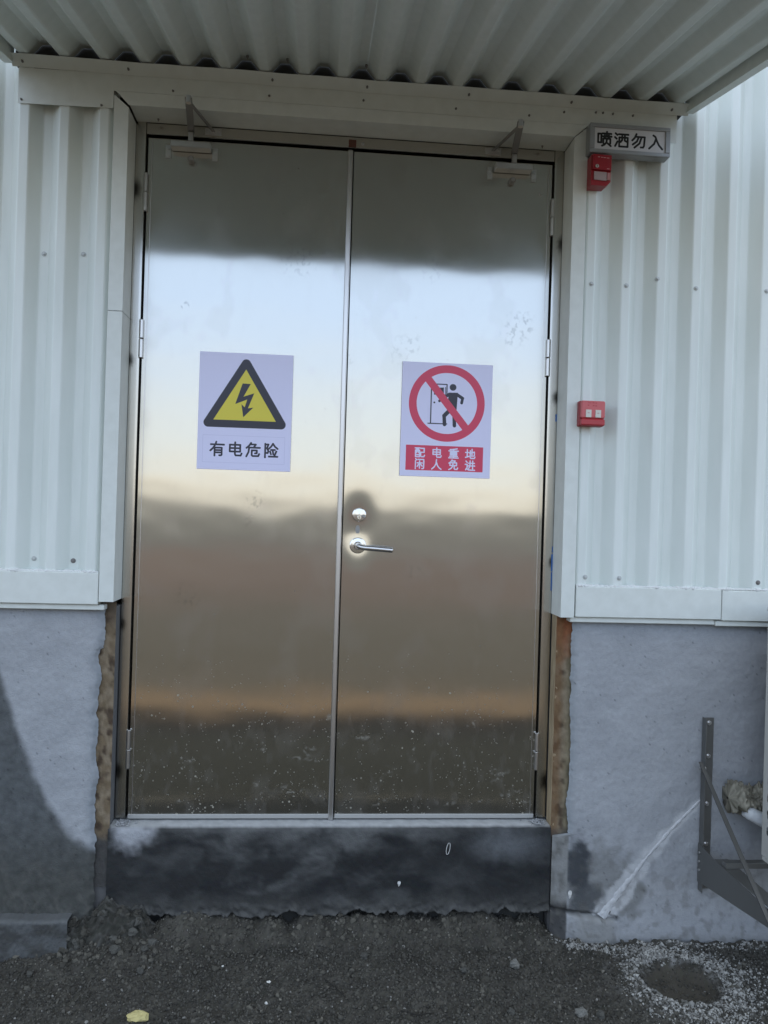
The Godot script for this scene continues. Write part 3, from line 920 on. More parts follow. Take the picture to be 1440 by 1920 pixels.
# ------------------------------------------------------------------ step, ledge
func build_step() -> void:
	var face := func(x: float, y: float) -> Array:
		# y runs 0 (foot of the face) .. 1 (back of the top)
		var foot := -0.297 + 0.022 * n_mid.get_noise_2d(x * 0.55, 1.0) + 0.012 * n_fine.get_noise_2d(x * 0.5, 1.0)
		var p := Vector3(x, 0, 0)
		var c := Color(0.036, 0.040, 0.044)
		var top_edge := -0.006 + 0.002 * n_mid.get_noise_2d(x, 9.0)
		if y < 0.1:
			p.y = foot - 0.004 + 0.004 * y * 10.0
			p.z = lerpf(-0.085, -0.046, y * 10.0) + 0.004 * n_fine.get_noise_2d(x, 5.0)
			c = Color(0.05, 0.05, 0.047)
		elif y < 0.88:
			var t := (y - 0.1) / 0.78
			p.y = lerpf(foot, top_edge - 0.004, t)
			p.z = -0.040 + 0.004 * n_mid.get_noise_2d(x * 0.5, p.y * 0.5) + 0.0012 * n_fine.get_noise_2d(x, p.y) - 0.008 * ss(0.97, 1.0, t) * 0.5
			p.z += 0.012 * ss(0.2, 0.0, t) * n_mid.get_noise_2d(x * 1.7, p.y * 1.7)
			# dust wiped over the dark coating: cloudy smears, stronger left of the middle and along the top
			var swirl := n_mid.get_noise_2d(x * 0.25, p.y * 0.35) * 0.05
			var d := n_big.get_noise_2d(x * 1.5 + 2.0 + swirl * 3.0, p.y * 2.6 + swirl * 4.0) * 0.55 + n_mid.get_noise_2d(x * 0.45 + swirl, p.y * 0.7) * 0.30 + n_fine.get_noise_2d(x * 0.35, p.y * 0.8) * 0.10
			var mid := exp(-pow((x + 0.12) / 0.36, 2.0))
			var up_dust := ss(0.70, 1.0, t + 0.22 * n_mid.get_noise_2d(x * 0.45, p.y * 0.7))
			d = clampf(ss(-0.22, 0.55, d) * (0.22 + 0.72 * mid) + 0.55 * up_dust * ss(0.80, 0.2, absf(x + 0.1)), 0.0, 1.0)
			var low := ss(0.34, 0.0, t + 0.1 * n_mid.get_noise_2d(x * 0.5, 7.0))
			c = Color(0.021, 0.022, 0.0225).lerp(Color(0.125, 0.127, 0.124), d * 0.85)
			c = c.lerp(Color(0.011, 0.012, 0.014), 0.75 * ss(0.0, 0.4, n_big.get_noise_2d(x * 1.2 + 30.0, p.y * 2.4)) * (1.0 - up_dust) * (1.0 - 0.5 * mid))
			# grey scrape top right and pale spill in the top left corner
			c = c.lerp(Color(0.17, 0.18, 0.19), 0.6 * ss(0.09, 0.0, Vector2((x - 0.60) / 2.2, p.y + 0.065 + 0.02 * n_mid.get_noise_2d(x, 2.0)).length()))
			var spill := Vector2((x + 0.665) / 1.1, (p.y + 0.03) / 0.9).length() + 0.03 * n_mid.get_noise_2d(x, p.y)
			c = c.lerp(Color(0.42, 0.43, 0.45), 0.85 * ss(0.085, 0.02, spill))
			c = c.lerp(Color(0.075, 0.074, 0.068), low * 0.55)
			c = c.lerp(Color(0.12, 0.12, 0.115), 0.5 * ss(0.10, 0.0, t + 0.06 * n_mid.get_noise_2d(x, 3.0)))
			c *= 1.0 + 0.13 * n_fine.get_noise_2d(x * 0.8, p.y * 0.8)
			var sc := n_fine.get_noise_2d(x * 0.5 + 11.0, p.y * 1.6)
			if absf(sc) < 0.0 and n_mid.get_noise_2d(x * 0.4, p.y * 0.4 + 5.0) > 0.18: c = c.lerp(Color(0.3, 0.31, 0.31), 0.5)
		else:
			var t := (y - 0.88) / 0.12
			p.y = top_edge + 0.0015 * n_fine.get_noise_2d(x, t)
			p.z = lerpf(-0.042, -0.16, t)
			c = Color(0.44, 0.445, 0.44) * (1.0 + 0.2 * n_mid.get_noise_2d(x * 1.5, t))
		return [p, Color(c.r, c.g, c.b)]
	var s := obj("doorstep", grid(steps([[-0.744, 0.7415, 260]]), steps([[0, 0.1, 3], [0.1, 0.88, 60], [0.88, 1.0, 6]]), face, Vector3(0, 0.3, 1)), M.plaster)
	tag(s, "dark coated concrete doorstep, dusty along its top, under the steel double door", "doorstep")
	s = obj("footing", box_mesh(Vector3(-0.74, -0.6, -0.19), Vector3(0.74, -0.302, -0.088), 0.004), M.foam, s)
	# low ledge along the foot of the left plinth
	var ledge := func(x: float, y: float) -> Array:
		var end := -0.852
		var z := 0.0
		var yy := 0.0
		if y < 0.4:
			yy = -0.275 + 0.004 * n_mid.get_noise_2d(x, 1.0)
			z = lerpf(-0.04, 0.022, y / 0.4)
		else:
			yy = lerpf(-0.278, -0.5, (y - 0.4) / 0.6)
			z = 0.026 + 0.003 * n_mid.get_noise_2d(x, yy)
		var c := Color(0.095, 0.099, 0.099).lerp(Color(0.06, 0.061, 0.058), ss(-0.2, 0.4, n_mid.get_noise_2d(x * 0.6, yy)))
		if y < 0.42: c = c.lerp(Color(0.13, 0.135, 0.134), 0.7)
		c *= 1.0 + 0.15 * n_fine.get_noise_2d(x, yy)
		return [Vector3(x, yy, z + 0.003 * n_fine.get_noise_2d(x, yy * 2.0)), Color(c.r, c.g, c.b)]
	var l := obj("ledge", grid(steps([[-2.4, -1.2, 20], [-1.2, -0.845, 60]]), steps([[0, 0.4, 10], [0.4, 1.0, 40]]), ledge, Vector3(0, 0.4, 1)), M.plaster)
	tag(l, "low grey concrete ledge along the foot of the left plinth wall", "ledge")
	var clods := []
	for k in 5:
		clods.append(rock(400 + k, Vector3(1.1, 0.75, 0.9), 0.42, 8, 6))
	var clod_mat := [mat(lin(0.045, 0.042, 0.034), 0.97), mat(lin(0.062, 0.058, 0.047), 0.97), mat(lin(0.085, 0.083, 0.073), 0.97)]
	# crumbling heap of mortar between ledge and step
	var n3 := noise(9.0, 4, 77)
	var heap := func(u: float, v: float) -> Array:
		var x := lerpf(-0.90, -0.50, u)
		var hgt := (0.145 + 0.05 * n3.get_noise_2d(x, 0.0)) * sin(PI * clampf(u * 1.0, 0.0, 1.0)) ** 0.45 * (1.0 - 0.45 * ss(0.55, 1.0, u))
		var t := v * PI * 0.5
		var rough := 0.45 * n3.get_noise_3d(x * 1.6, v * 0.3, 3.0) + 0.5 * n_fine.get_noise_2d(x * 0.7, v * 0.12)
		var y := -0.40 + hgt * cos(t) + 0.016 * rough
		var z := -0.045 + (0.075 + 0.02 * n3.get_noise_2d(x, 4.0)) * sin(t) + 0.016 * rough
		var c := Color(0.042, 0.040, 0.033).lerp(Color(0.085, 0.083, 0.074), ss(-0.1, 0.5, rough))
		c = c.lerp(Color(0.11, 0.113, 0.11), 0.6 * ss(0.25, 0.0, v) * ss(-0.2, 0.4, n_mid.get_noise_2d(x, v)))
		return [Vector3(x, y, z), Color(c.r, c.g, c.b)]
	l = obj("mortar_heap", grid(steps([[0, 1, 110]]), steps([[0, 1, 50]]), heap, Vector3(0, 0.6, 1)), M.plaster)
	var cl := RandomNumberGenerator.new()
	cl.seed = 12
	for k in 90:
		var u := cl.randf_range(0.04, 0.96)
		var v := pow(cl.randf(), 0.8)
		var p: Vector3 = heap.call(u, v)[0]
		var s2 := 0.006 + 0.012 * pow(cl.randf(), 1.7)
		var m := obj("clod", clods[k % 5], clod_mat[k % 3], l)
		m.transform = Transform3D(Basis(Vector3(cl.randfn(), cl.randfn(), cl.randfn()).normalized(), cl.randf() * TAU).scaled_local(Vector3.ONE * s2), p)
	tag(l, "crumbling grey mortar heap at the left foot of the doorstep", "mortar heap")

# ------------------------------------------------------------------ door
const DZ := -0.108

func leaf_sheet(x0: float, x1: float) -> Mesh:
	var nb := noise(1.3, 2, 61)
	var nv := noise(2.6, 2, 62)
	var f := func(x: float, y: float) -> Array:
		var z := DZ + 0.0004 * nb.get_noise_2d(x * 1.2, y) + 0.00022 * nv.get_noise_2d(x, y * 2.2)
		# dent round the lock
		z -= 0.0048 * exp(-(pow((x - 0.05) / 0.046, 2.0) + pow((y - 0.995) / 0.084, 2.0)))
		# pulled in a little along the hinge side
		var e := minf(x - x0, x1 - x)
		z -= 0.0012 * exp(-pow(e / 0.02, 2.0))
		return [Vector3(x, y, z), Color.WHITE]
	var xs := steps([[x0, x1, 90]])
	var ys := steps([[0.012, 0.8, 50], [0.8, 1.2, 70], [1.2, 2.298, 70]])
	var m := grid(xs, ys, f, Vector3.BACK)
	var arr := m.surface_get_arrays(0)
	var uv: PackedVector2Array = arr[Mesh.ARRAY_TEX_UV]
	for k in uv.size():
		uv[k] = Vector2((uv[k].x + 0.7) / 1.4, 1.0 - uv[k].y / 2.3)
	arr[Mesh.ARRAY_TEX_UV] = uv
	arr[Mesh.ARRAY_COLOR] = null
	var out := ArrayMesh.new()
	out.add_surface_from_arrays(Mesh.PRIMITIVE_TRIANGLES, arr)
	return out

func build_door() -> void:
	var d := thing("double_door", "mirror-like stainless steel double door with two leaves in a steel frame", "door", Vector3(0, 0, 0))
	# frame; soot from welding on the jambs
	var soot = M.frame_steel.duplicate()
	soot.vertex_color_use_as_albedo = true
	var burns := [[-0.736, 2.12, 0.035], [-0.736, 1.544, 0.022], [-0.734, 0.655, 0.02], [-0.735, 0.16, 0.03], [0.735, 1.48, 0.025], [0.738, 2.02, 0.03], [0.735, 0.13, 0.035], [0.735, 0.9, 0.02]]
	for s: float in [-1.0, 1.0]:
		var f := func(x: float, y: float) -> Array:
			# x: 0..1 across the section, folded round the front
			var sec := [Vector2(0.739, -0.20), Vector2(0.739, -0.106), Vector2(0.737, -0.104), Vector2(0.706, -0.104), Vector2(0.7045, -0.1055), Vector2(0.7045, -0.17)]
			var q := clampf(x, 0.0, 5.0)
			var k := mini(int(q), 4)
			var p: Vector2 = sec[k].lerp(sec[k + 1], q - k)
			var c := 1.0
			for b: Array in burns:
				if b[0] * s > 0.0:
					c = minf(c, 1.0 - 0.9 * ss(b[2], b[2] * 0.2, Vector2((p.x * s - b[0]) * 1.2, (y - b[1]) * 0.7).length() + 0.004 * n_fine.get_noise_2d(p.x, y)))
			return [Vector3(s * p.x, y, p.y), Color(c, c, c)]
		obj("jamb", grid(PackedFloat32Array([0, 1, 2, 2.25, 2.5, 2.75, 3, 4, 5]), steps([[0.004, 2.349, 220]]), f, Vector3(0, 0, 1)), soot, d)
	var st := st_new()
	box(st, Vector3(-0.7035, 2.309, -0.19), Vector3(0.7035, 2.3465, -0.104), 0.0015)
	obj("frame_head", st.commit(), M.frame_steel, d)
	obj("threshold", box_mesh(Vector3(-0.70, -0.012, -0.19), Vector3(0.70, -0.001, -0.118), 0.001), M.dull_steel, d)
	# two leaves
	for s: Array in [[-0.697, -0.0055], [-0.0015, 0.697]]:
		var leaf := obj("door_leaf", leaf_sheet(s[0], s[1]), M.leaf, d)
		var right: bool = s[0] > -0.1
		leaf.set_meta("label", "right leaf with the lock and lever handle" if right else "left leaf with the centre cover strip")
		obj("core", box_mesh(Vector3(s[0], 0.004, -0.155), Vector3(s[1], 2.298, -0.1125), 0.001), M.dull_steel, leaf)
		st = st_new()
		box(st, Vector3(s[0], 0.0, -0.112), Vector3(s[1], 0.0145, -0.1045), 0.0022)
		obj("bottom_rail", st.commit(), M.rail, leaf)
		var hx: float = 0.684 if right else -0.684
		obj("folded_seam", box_mesh(Vector3(hx - 0.0009, 0.016, -0.112), Vector3(hx + 0.0009, 2.285, -0.1068), 0.0006), M.satin, leaf)
	st = st_new()
	box(st, Vector3(-0.0225, -0.006, -0.112), Vector3(-0.0065, 2.302, -0.1015), 0.0025)
	obj("cover_strip", st.commit(), M.satin, d)
	# hinges
	for s: float in [-1.0, 1.0]:
		for y: float in [2.111, 1.617, 0.235]:
			st = st_new()
			var x := s * 0.7005
			for seg: Array in [[-0.065, -0.001], [0.001, 0.065]]:
				tube(st, [Vector3(x, y + seg[0], -0.102), Vector3(x, y + seg[0] + 0.002, -0.102), Vector3(x, y + seg[1] - 0.002, -0.102), Vector3(x, y + seg[1], -0.102)], [0.006, 0.0075, 0.0075, 0.006], 14)
			obj("hinge", st.commit(), M.satin, d)
	# door closers at the top of each leaf
	for s: float in [-1.0, 1.0]:
		var cx := s * 0.552
		var body := obj("door_closer", box_mesh(Vector3(cx - 0.066, 2.2575, -0.1065), Vector3(cx + 0.066, 2.2785, -0.066), 0.003), M.closer, d)
		for t: float in [-1.0, 1.0]:
			st = st_new()
			var fx := cx + t * 0.078
			box(st, Vector3(fx - 0.009, 2.232, -0.1075), Vector3(fx + 0.009, 2.276, -0.103), 0.001)
			disc(st, Vector3(fx, 2.240, -0.103), 0.0045, 0.004, 10)
			disc(st, Vector3(fx, 2.262, -0.103), 0.0045, 0.004, 10)
			obj("foot", st.commit(), M.closer, body)
		st = st_new()
		tube(st, [Vector3(cx, 2.228, -0.107), Vector3(cx, 2.228, -0.088), Vector3(cx, 2.228, -0.084)], [0.011, 0.010, 0.007], 16)
		obj("knob", st.commit(), M.dull_steel, body)
		st = st_new()
		box(st, Vector3(cx - 0.0085, 2.2795, -0.092), Vector3(cx + 0.0085, 2.312, -0.070), 0.002)
		obj("spindle", st.commit(), M.satin, body)
		# arm folds out to an elbow and back to the frame
		var elbow := Vector3(cx + (0.024 if s < 0.0 else -0.031), 2.320, 0.130)
		var shoe := Vector3(s * 0.482, 2.330, -0.096)
		for q: Array in [[Vector3(cx, 2.3155, -0.080), elbow, 0.011], [shoe, elbow + Vector3(0, -0.007, 0), 0.005]]:
			st = st_new()
			var dir: Vector3 = q[1] - q[0]
			var xf := Transform3D(Basis.looking_at(dir.normalized(), Vector3.UP), q[0])
			box(st, Vector3(-q[2], -0.003, 0.006), Vector3(q[2], 0.003, -dir.length() - 0.004), 0.001, xf)
			obj("arm", st.commit(), M.dull_steel, body)
		st = st_new()
		tube(st, [elbow + Vector3(0, -0.014, 0), elbow + Vector3(0, 0.008, 0)], [0.009, 0.009], 14)
		obj("elbow_joint", st.commit(), M.satin, body)
		st = st_new()
		box(st, Vector3(s * 0.482 - 0.028, 2.317, -0.1035), Vector3(s * 0.482 + 0.028, 2.341, -0.100), 0.001)
		for t: float in [-0.019, 0.0, 0.019]:
			disc(st, Vector3(s * 0.482 + t, 2.329 + 0.005 * signf(t), -0.100), 0.004, 0.0035, 10)
		obj("shoe", st.commit(), M.satin, body)
	# little rusty plate and screw where the leaves meet the head
	obj("latch_plate", box_mesh(Vector3(-0.022, 2.309, -0.1035), Vector3(0.004, 2.335, -0.0985), 0.001), mat(lin(0.12, 0.05, 0.035), 0.7, 0.2), d)
	st = st_new()
	disc(st, Vector3(0.026, 2.325, -0.104), 0.0055, 0.004, 12)
	obj("screw", st.commit(), M.satin, d)
	st = st_new()
	disc(st, Vector3(0.657, 2.19, -0.109), 0.0045, 0.004, 12, 0.002)
	obj("screw", st.commit(), M.satin, d)
	# lock
	st = st_new()
	tube(st, [Vector3(0.053, 1.046, -0.112), Vector3(0.053, 1.046, -0.1035), Vector3(0.053, 1.046, -0.102), Vector3(0.053, 1.046, -0.1004)], [0.0235, 0.0235, 0.0215, 0.004], 32)
	var lock := obj("lock", st.commit(), M.bright, d)
	st = st_new()
	disc(st, Vector3(0.053, 1.037, -0.103), 0.0082, 0.012, 18)
	obj("key_cylinder", st.commit(), M.bright, lock)
	st = st_new()
	box(st, Vector3(0.0521, 1.0325, -0.0925), Vector3(0.0539, 1.0415, -0.0906), 0.0)
	obj("keyhole", st.commit(), M.core, lock)
	st = st_new()
	disc(st, Vector3(0.0675, 1.042, -0.104), 0.0055, 0.006, 14)
	obj("turn_button", st.commit(), M.dull_steel, lock)
	# lever handle on its rose
	st = st_new()
	tube(st, [Vector3(0.051, 0.940, -0.112), Vector3(0.051, 0.940, -0.1015), Vector3(0.051, 0.940, -0.1), Vector3(0.051, 0.940, -0.0987), Vector3(0.051, 0.940, -0.0955)], [0.0275, 0.0275, 0.0255, 0.014, 0.0115], 36)
	var han := obj("handle", st.commit(), M.bright, d)
	st = st_new()
	var path := [Vector3(0.052, 0.940, -0.100), Vector3(0.052, 0.940, -0.070)]
	var rad := [0.0085, 0.0085]
	for k in 6:
		var t := (k + 1) / 6.0 * PI / 2
		path.append(Vector3(0.052 + 0.018 * (1.0 - cos(t)), 0.940 - 0.001 * k, -0.070 + 0.018 * sin(t)))
		rad.append(0.0088)
	path.append_array([Vector3(0.10, 0.9335, -0.051), Vector3(0.166, 0.929, -0.052), Vector3(0.1685, 0.9288, -0.052)])
	rad.append_array([0.009, 0.0085, 0.005])
	tube(st, path, rad, 16)
	obj("lever", st.commit(), M.satin, han)
	# remnant of protective blue film along the right jamb
	st = st_new()
	for q: Array in [[0.80, 0.865, 0.0022], [0.868, 0.928, 0.0032], [0.934, 0.955, 0.0015], [1.395, 1.42, 0.003]]:
		box(st, Vector3(0.7365 - q[2], q[0], -0.1035), Vector3(0.7365 + q[2] * 0.4, q[1], -0.1025), 0.0)
	obj("blue_film", st.commit(), mat(lin(0.03, 0.14, 0.42), 0.5), d)

# ------------------------------------------------------------------ signs
func build_signs() -> void:
	var K := 2.4     # pixels per millimetre
	var white := Color(0.87, 0.865, 0.965)
	var ink := Color(0.11, 0.115, 0.19)
	var im := Image.create(int(315 * K), int(398 * K), false, Image.FORMAT_RGB8)
	im.fill(white)
	# rounded black triangle, yellow inside
	var tri3 := [Vector2(156.5, 36), Vector2(34, 239), Vector2(280, 239)]
	poly_px(im, pxs([156.5, 36, 34, 239, 280, 239], K), ink)
	for k in 3:
		line_px(im, tri3[k] * K, tri3[(k + 1) % 3] * K, 31.0 * K, ink)
	poly_px(im, pxs([156.5, 55, 51, 229, 262, 229], K), Color(0.86, 0.80, 0.24))
	poly_px(im, pxs([146, 103, 173, 104, 150, 148, 186, 135, 166, 187, 184, 184, 151, 218, 144, 174, 155, 184, 163, 157, 123, 174], K), ink)
	var faint := Color(0.79, 0.785, 0.9)
	var fr := [Vector2(18, 282), Vector2(294, 282), Vector2(294, 374), Vector2(18, 374)]
	for k in 4:
		line_px(im, fr[k] * K, fr[(k + 1) % 4] * K, 1.1 * K, faint)
	for k in 4:
		glyph(im, ["you", "dian", "wei", "xian"][k], Vector2(67.5 + 60.0 * k, 327.5) * K, 50.0 * K, ink, 12.5)
	var s := obj("warning_sign", printed_panel(0.315, 0.398, 0.003), print_mat(im, 0.3))
	s.position = Vector3(-0.346, 1.385, -0.1055)
	tag(s, "white sign with a yellow lightning-bolt warning triangle on the left door leaf", "sign")

	im = Image.create(int(317 * K), int(396 * K), false, Image.FORMAT_RGB8)
	im.fill(white)
	var red := Color(0.83, 0.22, 0.36)
	var c := Vector2(158.5, 140) * K
	for y in range(0, int(290 * K)):
		for x in range(0, im.get_width()):
			var r := Vector2(x + 0.5, y + 0.5).distance_to(c) / K
			if r < 133.0 and r > 106.0:
				im.set_pixel(x, y, red)
	# door ajar
	var dr := [Vector2(103, 209), Vector2(103, 74), Vector2(157, 74), Vector2(157, 110)]
	for k in 3:
		line_px(im, dr[k] * K, dr[k + 1] * K, 4.0 * K, ink)
	line_px(im, Vector2(94, 211) * K, Vector2(160, 211) * K, 3.6 * K, ink)
	poly_px(im, pxs([112, 87, 146, 85, 147, 111, 112, 111], K), ink)
	line_px(im, Vector2(152, 84) * K, Vector2(152, 112) * K, 2.4 * K, ink)
	line_px(im, Vector2(114, 138) * K, Vector2(114.5, 138) * K, 6.0 * K, ink)
	# striding figure
	line_px(im, Vector2(178, 83) * K, Vector2(178.5, 83) * K, 23.0 * K, ink)
	poly_px(im, pxs([163, 102, 196, 101, 193, 160, 190, 166, 162, 166], K), ink)
	line_px(im, Vector2(192, 107) * K, Vector2(213, 120) * K, 11.0 * K, ink)
	line_px(im, Vector2(213, 120) * K, Vector2(210, 136) * K, 10.0 * K, ink)
	line_px(im, Vector2(165, 108) * K, Vector2(150, 118) * K, 11.0 * K, ink)
	line_px(im, Vector2(150, 118) * K, Vector2(132, 132) * K, 9.0 * K, ink)
	line_px(im, Vector2(170, 162) * K, Vector2(150, 183) * K, 14.0 * K, ink)
	line_px(im, Vector2(150, 183) * K, Vector2(152, 213) * K, 12.5 * K, ink)
	line_px(im, Vector2(184, 160) * K, Vector2(187, 216) * K, 12.5 * K, ink)
	var slash := Vector2(134, 164).normalized()
	line_px(im, c - slash * 118.0 * K, c + slash * 118.0 * K, 26.0 * K, red)
	poly_px(im, pxs([20, 288, 291, 288, 291, 375, 20, 375], K), red)
	for k in 4:
		glyph(im, ["pei", "dian", "zhong", "di"][k], Vector2(69.0 + 59.0 * k, 312.5) * K, 36.0 * K, white, 12.5)
		glyph(im, ["xian2", "ren", "mian", "jin"][k], Vector2(69.0 + 59.0 * k, 352.5) * K, 36.0 * K, white, 12.5)
	s = obj("prohibition_sign", printed_panel(0.317, 0.396, 0.003), print_mat(im, 0.3))
	s.position = Vector3(0.346, 1.384, -0.1055)
	tag(s, "white sign with a red no-entry ring and red text band on the right door leaf", "sign")

	# sign box in a metal case at the top right of the opening
	var b := thing("sign_box", "grey metal box sign with four black characters at the top right of the door", "sign", Vector3(0.917, 2.331, 0.0))
	var grey := mat(lin(0.33, 0.34, 0.345), 0.42, 0.35)
	var st := st_new()
	box(st, Vector3(-0.139, -0.0495, 0.0025), Vector3(0.139, 0.0495, 0.040), 0.002)
	obj("case", st.commit(), grey, b)
	st = st_new()
	for q: Array in [[-0.139, 0.036, 0.139, 0.0495], [-0.139, -0.0495, 0.139, -0.036]]:
		box(st, Vector3(q[0], q[1], 0.0402), Vector3(q[2], q[3], 0.0465), 0.002)
	for q: Array in [[-0.139, -0.0358, -0.122, 0.0358], [0.122, -0.0358, 0.139, 0.0358]]:
		box(st, Vector3(q[0], q[1], 0.0402), Vector3(q[2], q[3], 0.0465), 0.002)
	obj("rim", st.commit(), grey, b)
	K = 3.6
	im = Image.create(int(244 * K), int(72 * K), false, Image.FORMAT_RGB8)
	im.fill(Color(0.80, 0.80, 0.81))
	for k in 4:
		glyph(im, ["pen", "sa", "wu", "ru"][k], Vector2(34.0 + 59.0 * k, 36.5) * K, 50.0 * K, Color(0.06, 0.06, 0.065), 13.8)
	var pan := obj("lettering_panel", printed_panel(0.2436, 0.0714, 0.002), print_mat(im, 0.4), b)
	pan.position = Vector3(0, 0, 0.0405)

# ------------------------------------------------------------------ alarms
func build_alarms() -> void:
	var a := thing("alarm_sounder", "deep red fire alarm sounder with a clear window under the box sign", "fire alarm", Vector3(0.819, 2.222, 0.0))
	var st := st_new()
	# body, with the lower right corner cut away
	prism(st, PackedVector2Array([Vector2(-0.034, -0.052), Vector2(0.018, -0.052), Vector2(0.033, -0.038), Vector2(0.033, 0.050), Vector2(-0.034, 0.050)]), 0.002, 0.048)
	obj("base", st.commit(), M.red, a)
	st = st_new()
	prism(st, PackedVector2Array([Vector2(-0.032, -0.002), Vector2(0.031, -0.004), Vector2(0.031, 0.047), Vector2(-0.032, 0.048)]), 0.0482, 0.058)
	obj("upper_cover", st.commit(), M.red, a)
	st = st_new()
	prism(st, PackedVector2Array([Vector2(-0.025, -0.034), Vector2(0.018, -0.036), Vector2(0.018, -0.008), Vector2(-0.025, -0.007)]), 0.0482, 0.0525)
	obj("window", st.commit(), mat(lin(0.42, 0.33, 0.33), 0.12), a)
	st = st_new()
	prism(st, PackedVector2Array([Vector2(0.0195, -0.034), Vector2(0.030, -0.034), Vector2(0.030, -0.010), Vector2(0.0195, -0.010)]), 0.0482, 0.054)
	obj("lens", st.commit(), mat(lin(0.5, 0.25, 0.25), 0.1), a)
	st = st_new()
	disc(st, Vector3(-0.018, 0.008, 0.0582), 0.0058, 0.003, 16)
	var k := obj("key_switch", st.commit(), mat(lin(0.5, 0.48, 0.43), 0.4, 0.4), a)
	st = st_new()
	box(st, Vector3(-0.019, 0.005, 0.0613), Vector3(-0.017, 0.011, 0.0622), 0.0)
	obj("slot", st.commit(), M.core, k)
	var pinkish := mat(lin(0.6, 0.32, 0.32), 0.5)
	for q: Array in [[-0.016, 0.038, 0.007], [-0.005, 0.037, 0.005], [0.003, 0.0365, 0.008], [0.014, 0.036, 0.009], [0.016, 0.0, 0.008]]:
		obj("print_mark", box_mesh(Vector3(q[0], q[1], 0.0581), Vector3(q[0] + q[2], q[1] + 0.0022, 0.0585), 0.0), pinkish, a)

	var p := thing("call_point", "square red fire call point with two white buttons on the right-hand cladding", "fire alarm", Vector3(0.818, 1.409, 0.0))
	obj("base", box_mesh(Vector3(-0.043, -0.042, -0.001), Vector3(0.042, 0.043, 0.028), 0.003), M.red, p)
	obj("face", box_mesh(Vector3(-0.041, -0.0165, 0.0283), Vector3(0.041, 0.042, 0.044), 0.004), M.red_face, p)
	obj("lower_cover", box_mesh(Vector3(-0.041, -0.041, 0.0283), Vector3(0.041, -0.0175, 0.0455), 0.005), M.red_dark, p)
	var wm := mat(lin(0.62, 0.62, 0.55), 0.45)
	for x: float in [-0.0165, 0.0165]:
		var o := obj("button", box_mesh(Vector3(x - 0.0095, -0.014, 0.0441), Vector3(x + 0.0095, 0.0115, 0.0462), 0.002), wm, p)
		obj("mark", box_mesh(Vector3(x - 0.004, 0.0, 0.0463), Vector3(x + 0.003, 0.0015, 0.0466), 0.0), M.red_dark, o)
	for q: Array in [[-0.018, 0.033, 0.004], [-0.012, 0.033, 0.003], [-0.004, 0.0335, 0.007], [0.006, 0.033, 0.005], [-0.020, 0.025, 0.005], [-0.003, 0.024, 0.006], [0.006, 0.0235, 0.006]]:
		obj("print_mark", box_mesh(Vector3(q[0], q[1], 0.0441), Vector3(q[0] + q[2], q[1] + 0.003, 0.0445), 0.0), M.red_dark, p)

